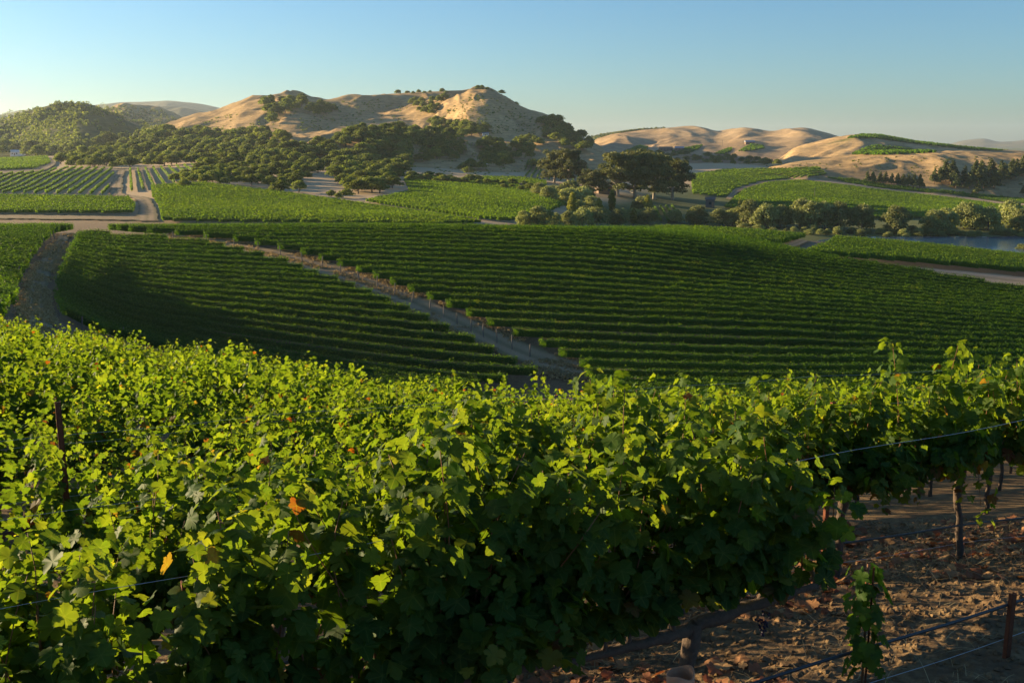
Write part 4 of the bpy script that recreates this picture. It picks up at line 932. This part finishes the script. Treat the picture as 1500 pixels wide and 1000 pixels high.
# young vine on a stake in the gap of the nearest row
def at_row(k, px):
    best = min(np.arange(-12, 16, .01), key=lambda s: abs(project(*(lambda p: (p[0], p[1], float(base_h(p[0:1], p[1:2])[0]) + .8))(row_pt(k, s)))[0] - px))
    p = row_pt(k, best); return np.array([p[0], p[1], float(base_h(p[0:1], p[1:2])[0])]), best
g, sy = at_row(1, 1272)
yv = empty('young_grapevine', g, RA); tag(yv, 'small young vine tied to a thin stake in the gap at right', 'young vine')
r = np.random.default_rng(5); n = 85; zz = r.uniform(.25, 1.0, n); az = r.uniform(0, 6.28, n); rad = r.uniform(.03, .15, n)
out = np.c_[np.cos(az), np.sin(az), np.zeros(n)]
V, Fc = make_leaves(out*rad[:, None] + np.c_[np.zeros((n, 2)), zz], out + [0, 0, .6], out*.5 + [0, 0, -1], r.uniform(.05, .095, n), 0, r)
build('foliage', V, Fc, M['vine_near'], yv, True, tint=np.repeat(r.uniform(.15, .6, n), len(LT[0][0])))
m = MB(); m.tube([(0,0,0),(.01,.01,.4),(0,.02,1.0)], .008, 6); m.build('stem', M['cane'], yv, True)
m = MB(); m.tube([(.03,0,-.2),(.03,0,.98)], .007, 6); m.build('stake', M['rust'], yv)
# clay tube round the trunk
p = row_pt(1, s0); z0 = float(base_h(p[0:1], p[1:2])[0])
th = np.linspace(0, 2*math.pi, 28, endpoint=False); ring = []
for zz_, rr in ((-.05, .068), (.3, .07), (.66, .072), (.665, .064), (.3, .062), (0, .06)):
    top = .012*np.sin(th*2+.6)+.008*np.cos(th*3) if zz_ > .5 else 0
    ring.append(np.c_[rr*np.cos(th)*1.15, rr*np.sin(th), zz_ + top*np.ones_like(th)])
V = np.concatenate(ring); i = np.arange(5)[:, None]*28; k = np.arange(28)[None]; q = np.stack([i+k, i+(k+1)%28, i+28+(k+1)%28, i+28+k], -1).reshape(-1, 4)
o = build('grow_tube', V, q, M['tube'], smooth=True); o.location = (p[0], p[1], z0); o.rotation_euler = (.05, -.08, .4)
tag(o, 'clay coloured tube around the trunk of the nearest vine', 'grow tube')
# posts, wires, hoses of the near rows
def tpost(k, px, h, label, mat='rust'):
    g, s = at_row(k, px); o = empty('trellis_stake', g, RA); tag(o, label, 'stake', 'rusty trellis stakes')
    m = MB(); m.box((0, 0, h/2-.2), (.045, .006, h+.4)); m.box((-.02, .012, h/2-.2), (.006, .03, h+.4)); m.box((.02, .012, h/2-.2), (.006, .03, h+.4)); m.build('stake_channel', M[mat], o)
    return g, s
tpost(1, 295, 1.75, 'rusty steel stake inside the nearest vine at lower left')
tpost(3, 108, 2.42, 'rusty steel stake top standing clear above the vines at left')
tpost(2, 1212, 1.8, 'rusty steel stake under the second row right of centre')
tpost(1, 1492, .5, 'dark rusty stake holding the black hose at the right edge')
tpost(3, 690, 1.9, 'rusty steel stake hidden in the third vine row')
def line_thing(name, k, s_a, s_b, h, rad, mat, label, sag=.02, cat='wire'):
    s = np.arange(s_a, s_b, .25); P = RD[None]*s[:, None] + RN[None]*(4.2+2.4*(k-1)); P = P + RN[None]*.03
    z = base_h(P[:, 0], P[:, 1]); z = np.convolve(np.pad(z, 12, 'edge'), np.ones(25)/25, 'valid') + h - sag*np.sin(s*math.pi/2.2)**2
    m = MB(); m.tube(np.c_[P, z], rad, 8); o = m.build(name, M[mat], None, True); tag(o, label, cat)
    return o
line_thing('irrigation_hose', 1, -6, 9, .42, .011, 'hose', 'black irrigation hose across the lower right corner, nearest row', .012, 'hose')
line_thing('irrigation_hose', 2, -6, 12, .42, .011, 'hose', 'black irrigation hose under the second row at right', .015, 'hose')
for k, hh in ((1, (1.78,)), (2, (.22, 1.35, 1.8)), (3, (1.6, 2.15)), (4, (1.9,))):
    for i, h in enumerate(hh):
        line_thing('trellis_wire', k, -9, 14, h, .0014, 'wire', 'thin steel wire of the %s row from the front, %s wire from the ground' % (ordinal(k), ordinal(i+1)), .02)
line_thing('trellis_wire', 1, -6, 9, .16, .002, 'wire', 'thin low wire near the soil below the black hose', .015)
# dead vine trunk at the hose end, second row right
g, s = at_row(2, 1430)
# ------------------------------------------------------------------ litter on the soil
def litter(name, n, fn, mat, label, cat, tint=True):
    r = np.random.default_rng(len(name)*7); X = r.uniform(-1.5, 7.8, n); Y = r.uniform(2.8, 12.8, n)
    return fn(name, r, X, Y, mat, label, cat)
def f_leaves(name, r, X, Y, mat, label, cat):
    n = len(X); m = fbm(X*.8, Y*.8, 6, 2) > .42; X, Y = X[m], Y[m]; n = len(X)
    P = np.c_[X, Y, soil_h(X, Y) + r.uniform(.015, .045, n)]
    N = np.c_[r.normal(0, .45, n), r.normal(0, .45, n), np.ones(n)]; D = np.c_[r.normal(size=(n, 2)), np.zeros(n)]
    V, Fc = make_leaves(P, N, D, r.uniform(.06, .12, n), 1, r)
    return tag(build(name, V, Fc, M[mat], tint=np.repeat(r.random(n), len(LT[1][0]))), label, cat, kind='stuff')
def f_clods(name, r, X, Y, mat, label, cat):
    n = len(X); s = r.uniform(.008, .032, n) ** 1.0
    th = np.linspace(0, 2*math.pi, 7)[:-1]
    T = np.array([[0, 0, .8]] + [[math.cos(a), math.sin(a), .2] for a in th] + [[.8*math.cos(a+.5), .8*math.sin(a+.5), -.5] for a in th])
    f3 = np.array([[0, 1+i, 1+(i+1) % 6] for i in range(6)] + [[1+i, 7+i, 1+(i+1) % 6] for i in range(6)] + [[1+(i+1) % 6, 7+i, 7+(i+1) % 6] for i in range(6)])
    V = T[None] * s[:, None, None] * (1 + .35*r.normal(size=(n, len(T), 3))) + np.c_[X, Y, soil_h(X, Y) + .2*s][:, None]
    Fc = (f3[None] + (np.arange(n)*len(T))[:, None, None]).reshape(-1, 3)
    return tag(build(name, V.reshape(-1, 3), Fc, M[mat]), label, cat, kind='stuff')
def f_straw(name, r, X, Y, mat, label, cat):
    m = fbm(X*1.1, Y*1.1, 16, 2) > .5; X, Y = X[m], Y[m]; n = len(X)
    a = r.uniform(0, 6.28, n); L = r.uniform(.04, .28, n)[:, None]; d = np.c_[np.cos(a), np.sin(a), r.normal(.12, .18, n)]; w = np.c_[-np.sin(a), np.cos(a), np.zeros(n)]*.0022
    P = np.c_[X, Y, soil_h(X, Y) + r.uniform(.01, .04, n)]
    V = np.stack([P - w, P + w, P + d*L*.5 + w + [0,0,.012], P + d*L*.5 - w + [0,0,.012], P + d*L + w*.4, P + d*L - w*.4], 1).reshape(-1, 3)
    b = (np.arange(n)*6)[:, None]; q = np.concatenate([b + [0,1,2,3], b + [3,2,4,5]])
    return tag(build(name, V, q, M[mat], tint=np.repeat(r.random(n), 6)), label, cat, kind='stuff')
litter('fallen_leaves', 5200, f_leaves, 'bareleaf', 'dry reddish brown vine leaves fallen on the soil', 'fallen leaves')
litter('soil_clods', 16000, f_clods, 'ground', 'small clods and stones over the soil between the rows', 'clods')
litter('dry_straw', 9000, f_straw, 'dryweed', 'dry straw and grass stems lying on the soil', 'dry grass')

# ------------------------------------------------------------------ haze
m, n, out = newmat('haze'); pv = n.nodes.new('ShaderNodeVolumePrincipled')
pv.inputs['Color'].default_value = (.78, .90, 1.0, 1); pv.inputs['Density'].default_value = .000045; pv.inputs['Anisotropy'].default_value = .35
n.links.new(pv.outputs[0], out.inputs['Volume'])
hb = MB(); hb.box((0, 6900, 60), (46000, 15000, 380)); hz = hb.build('haze', m); tag(hz, 'thin pale evening haze over the valley', 'haze', kind='stuff')
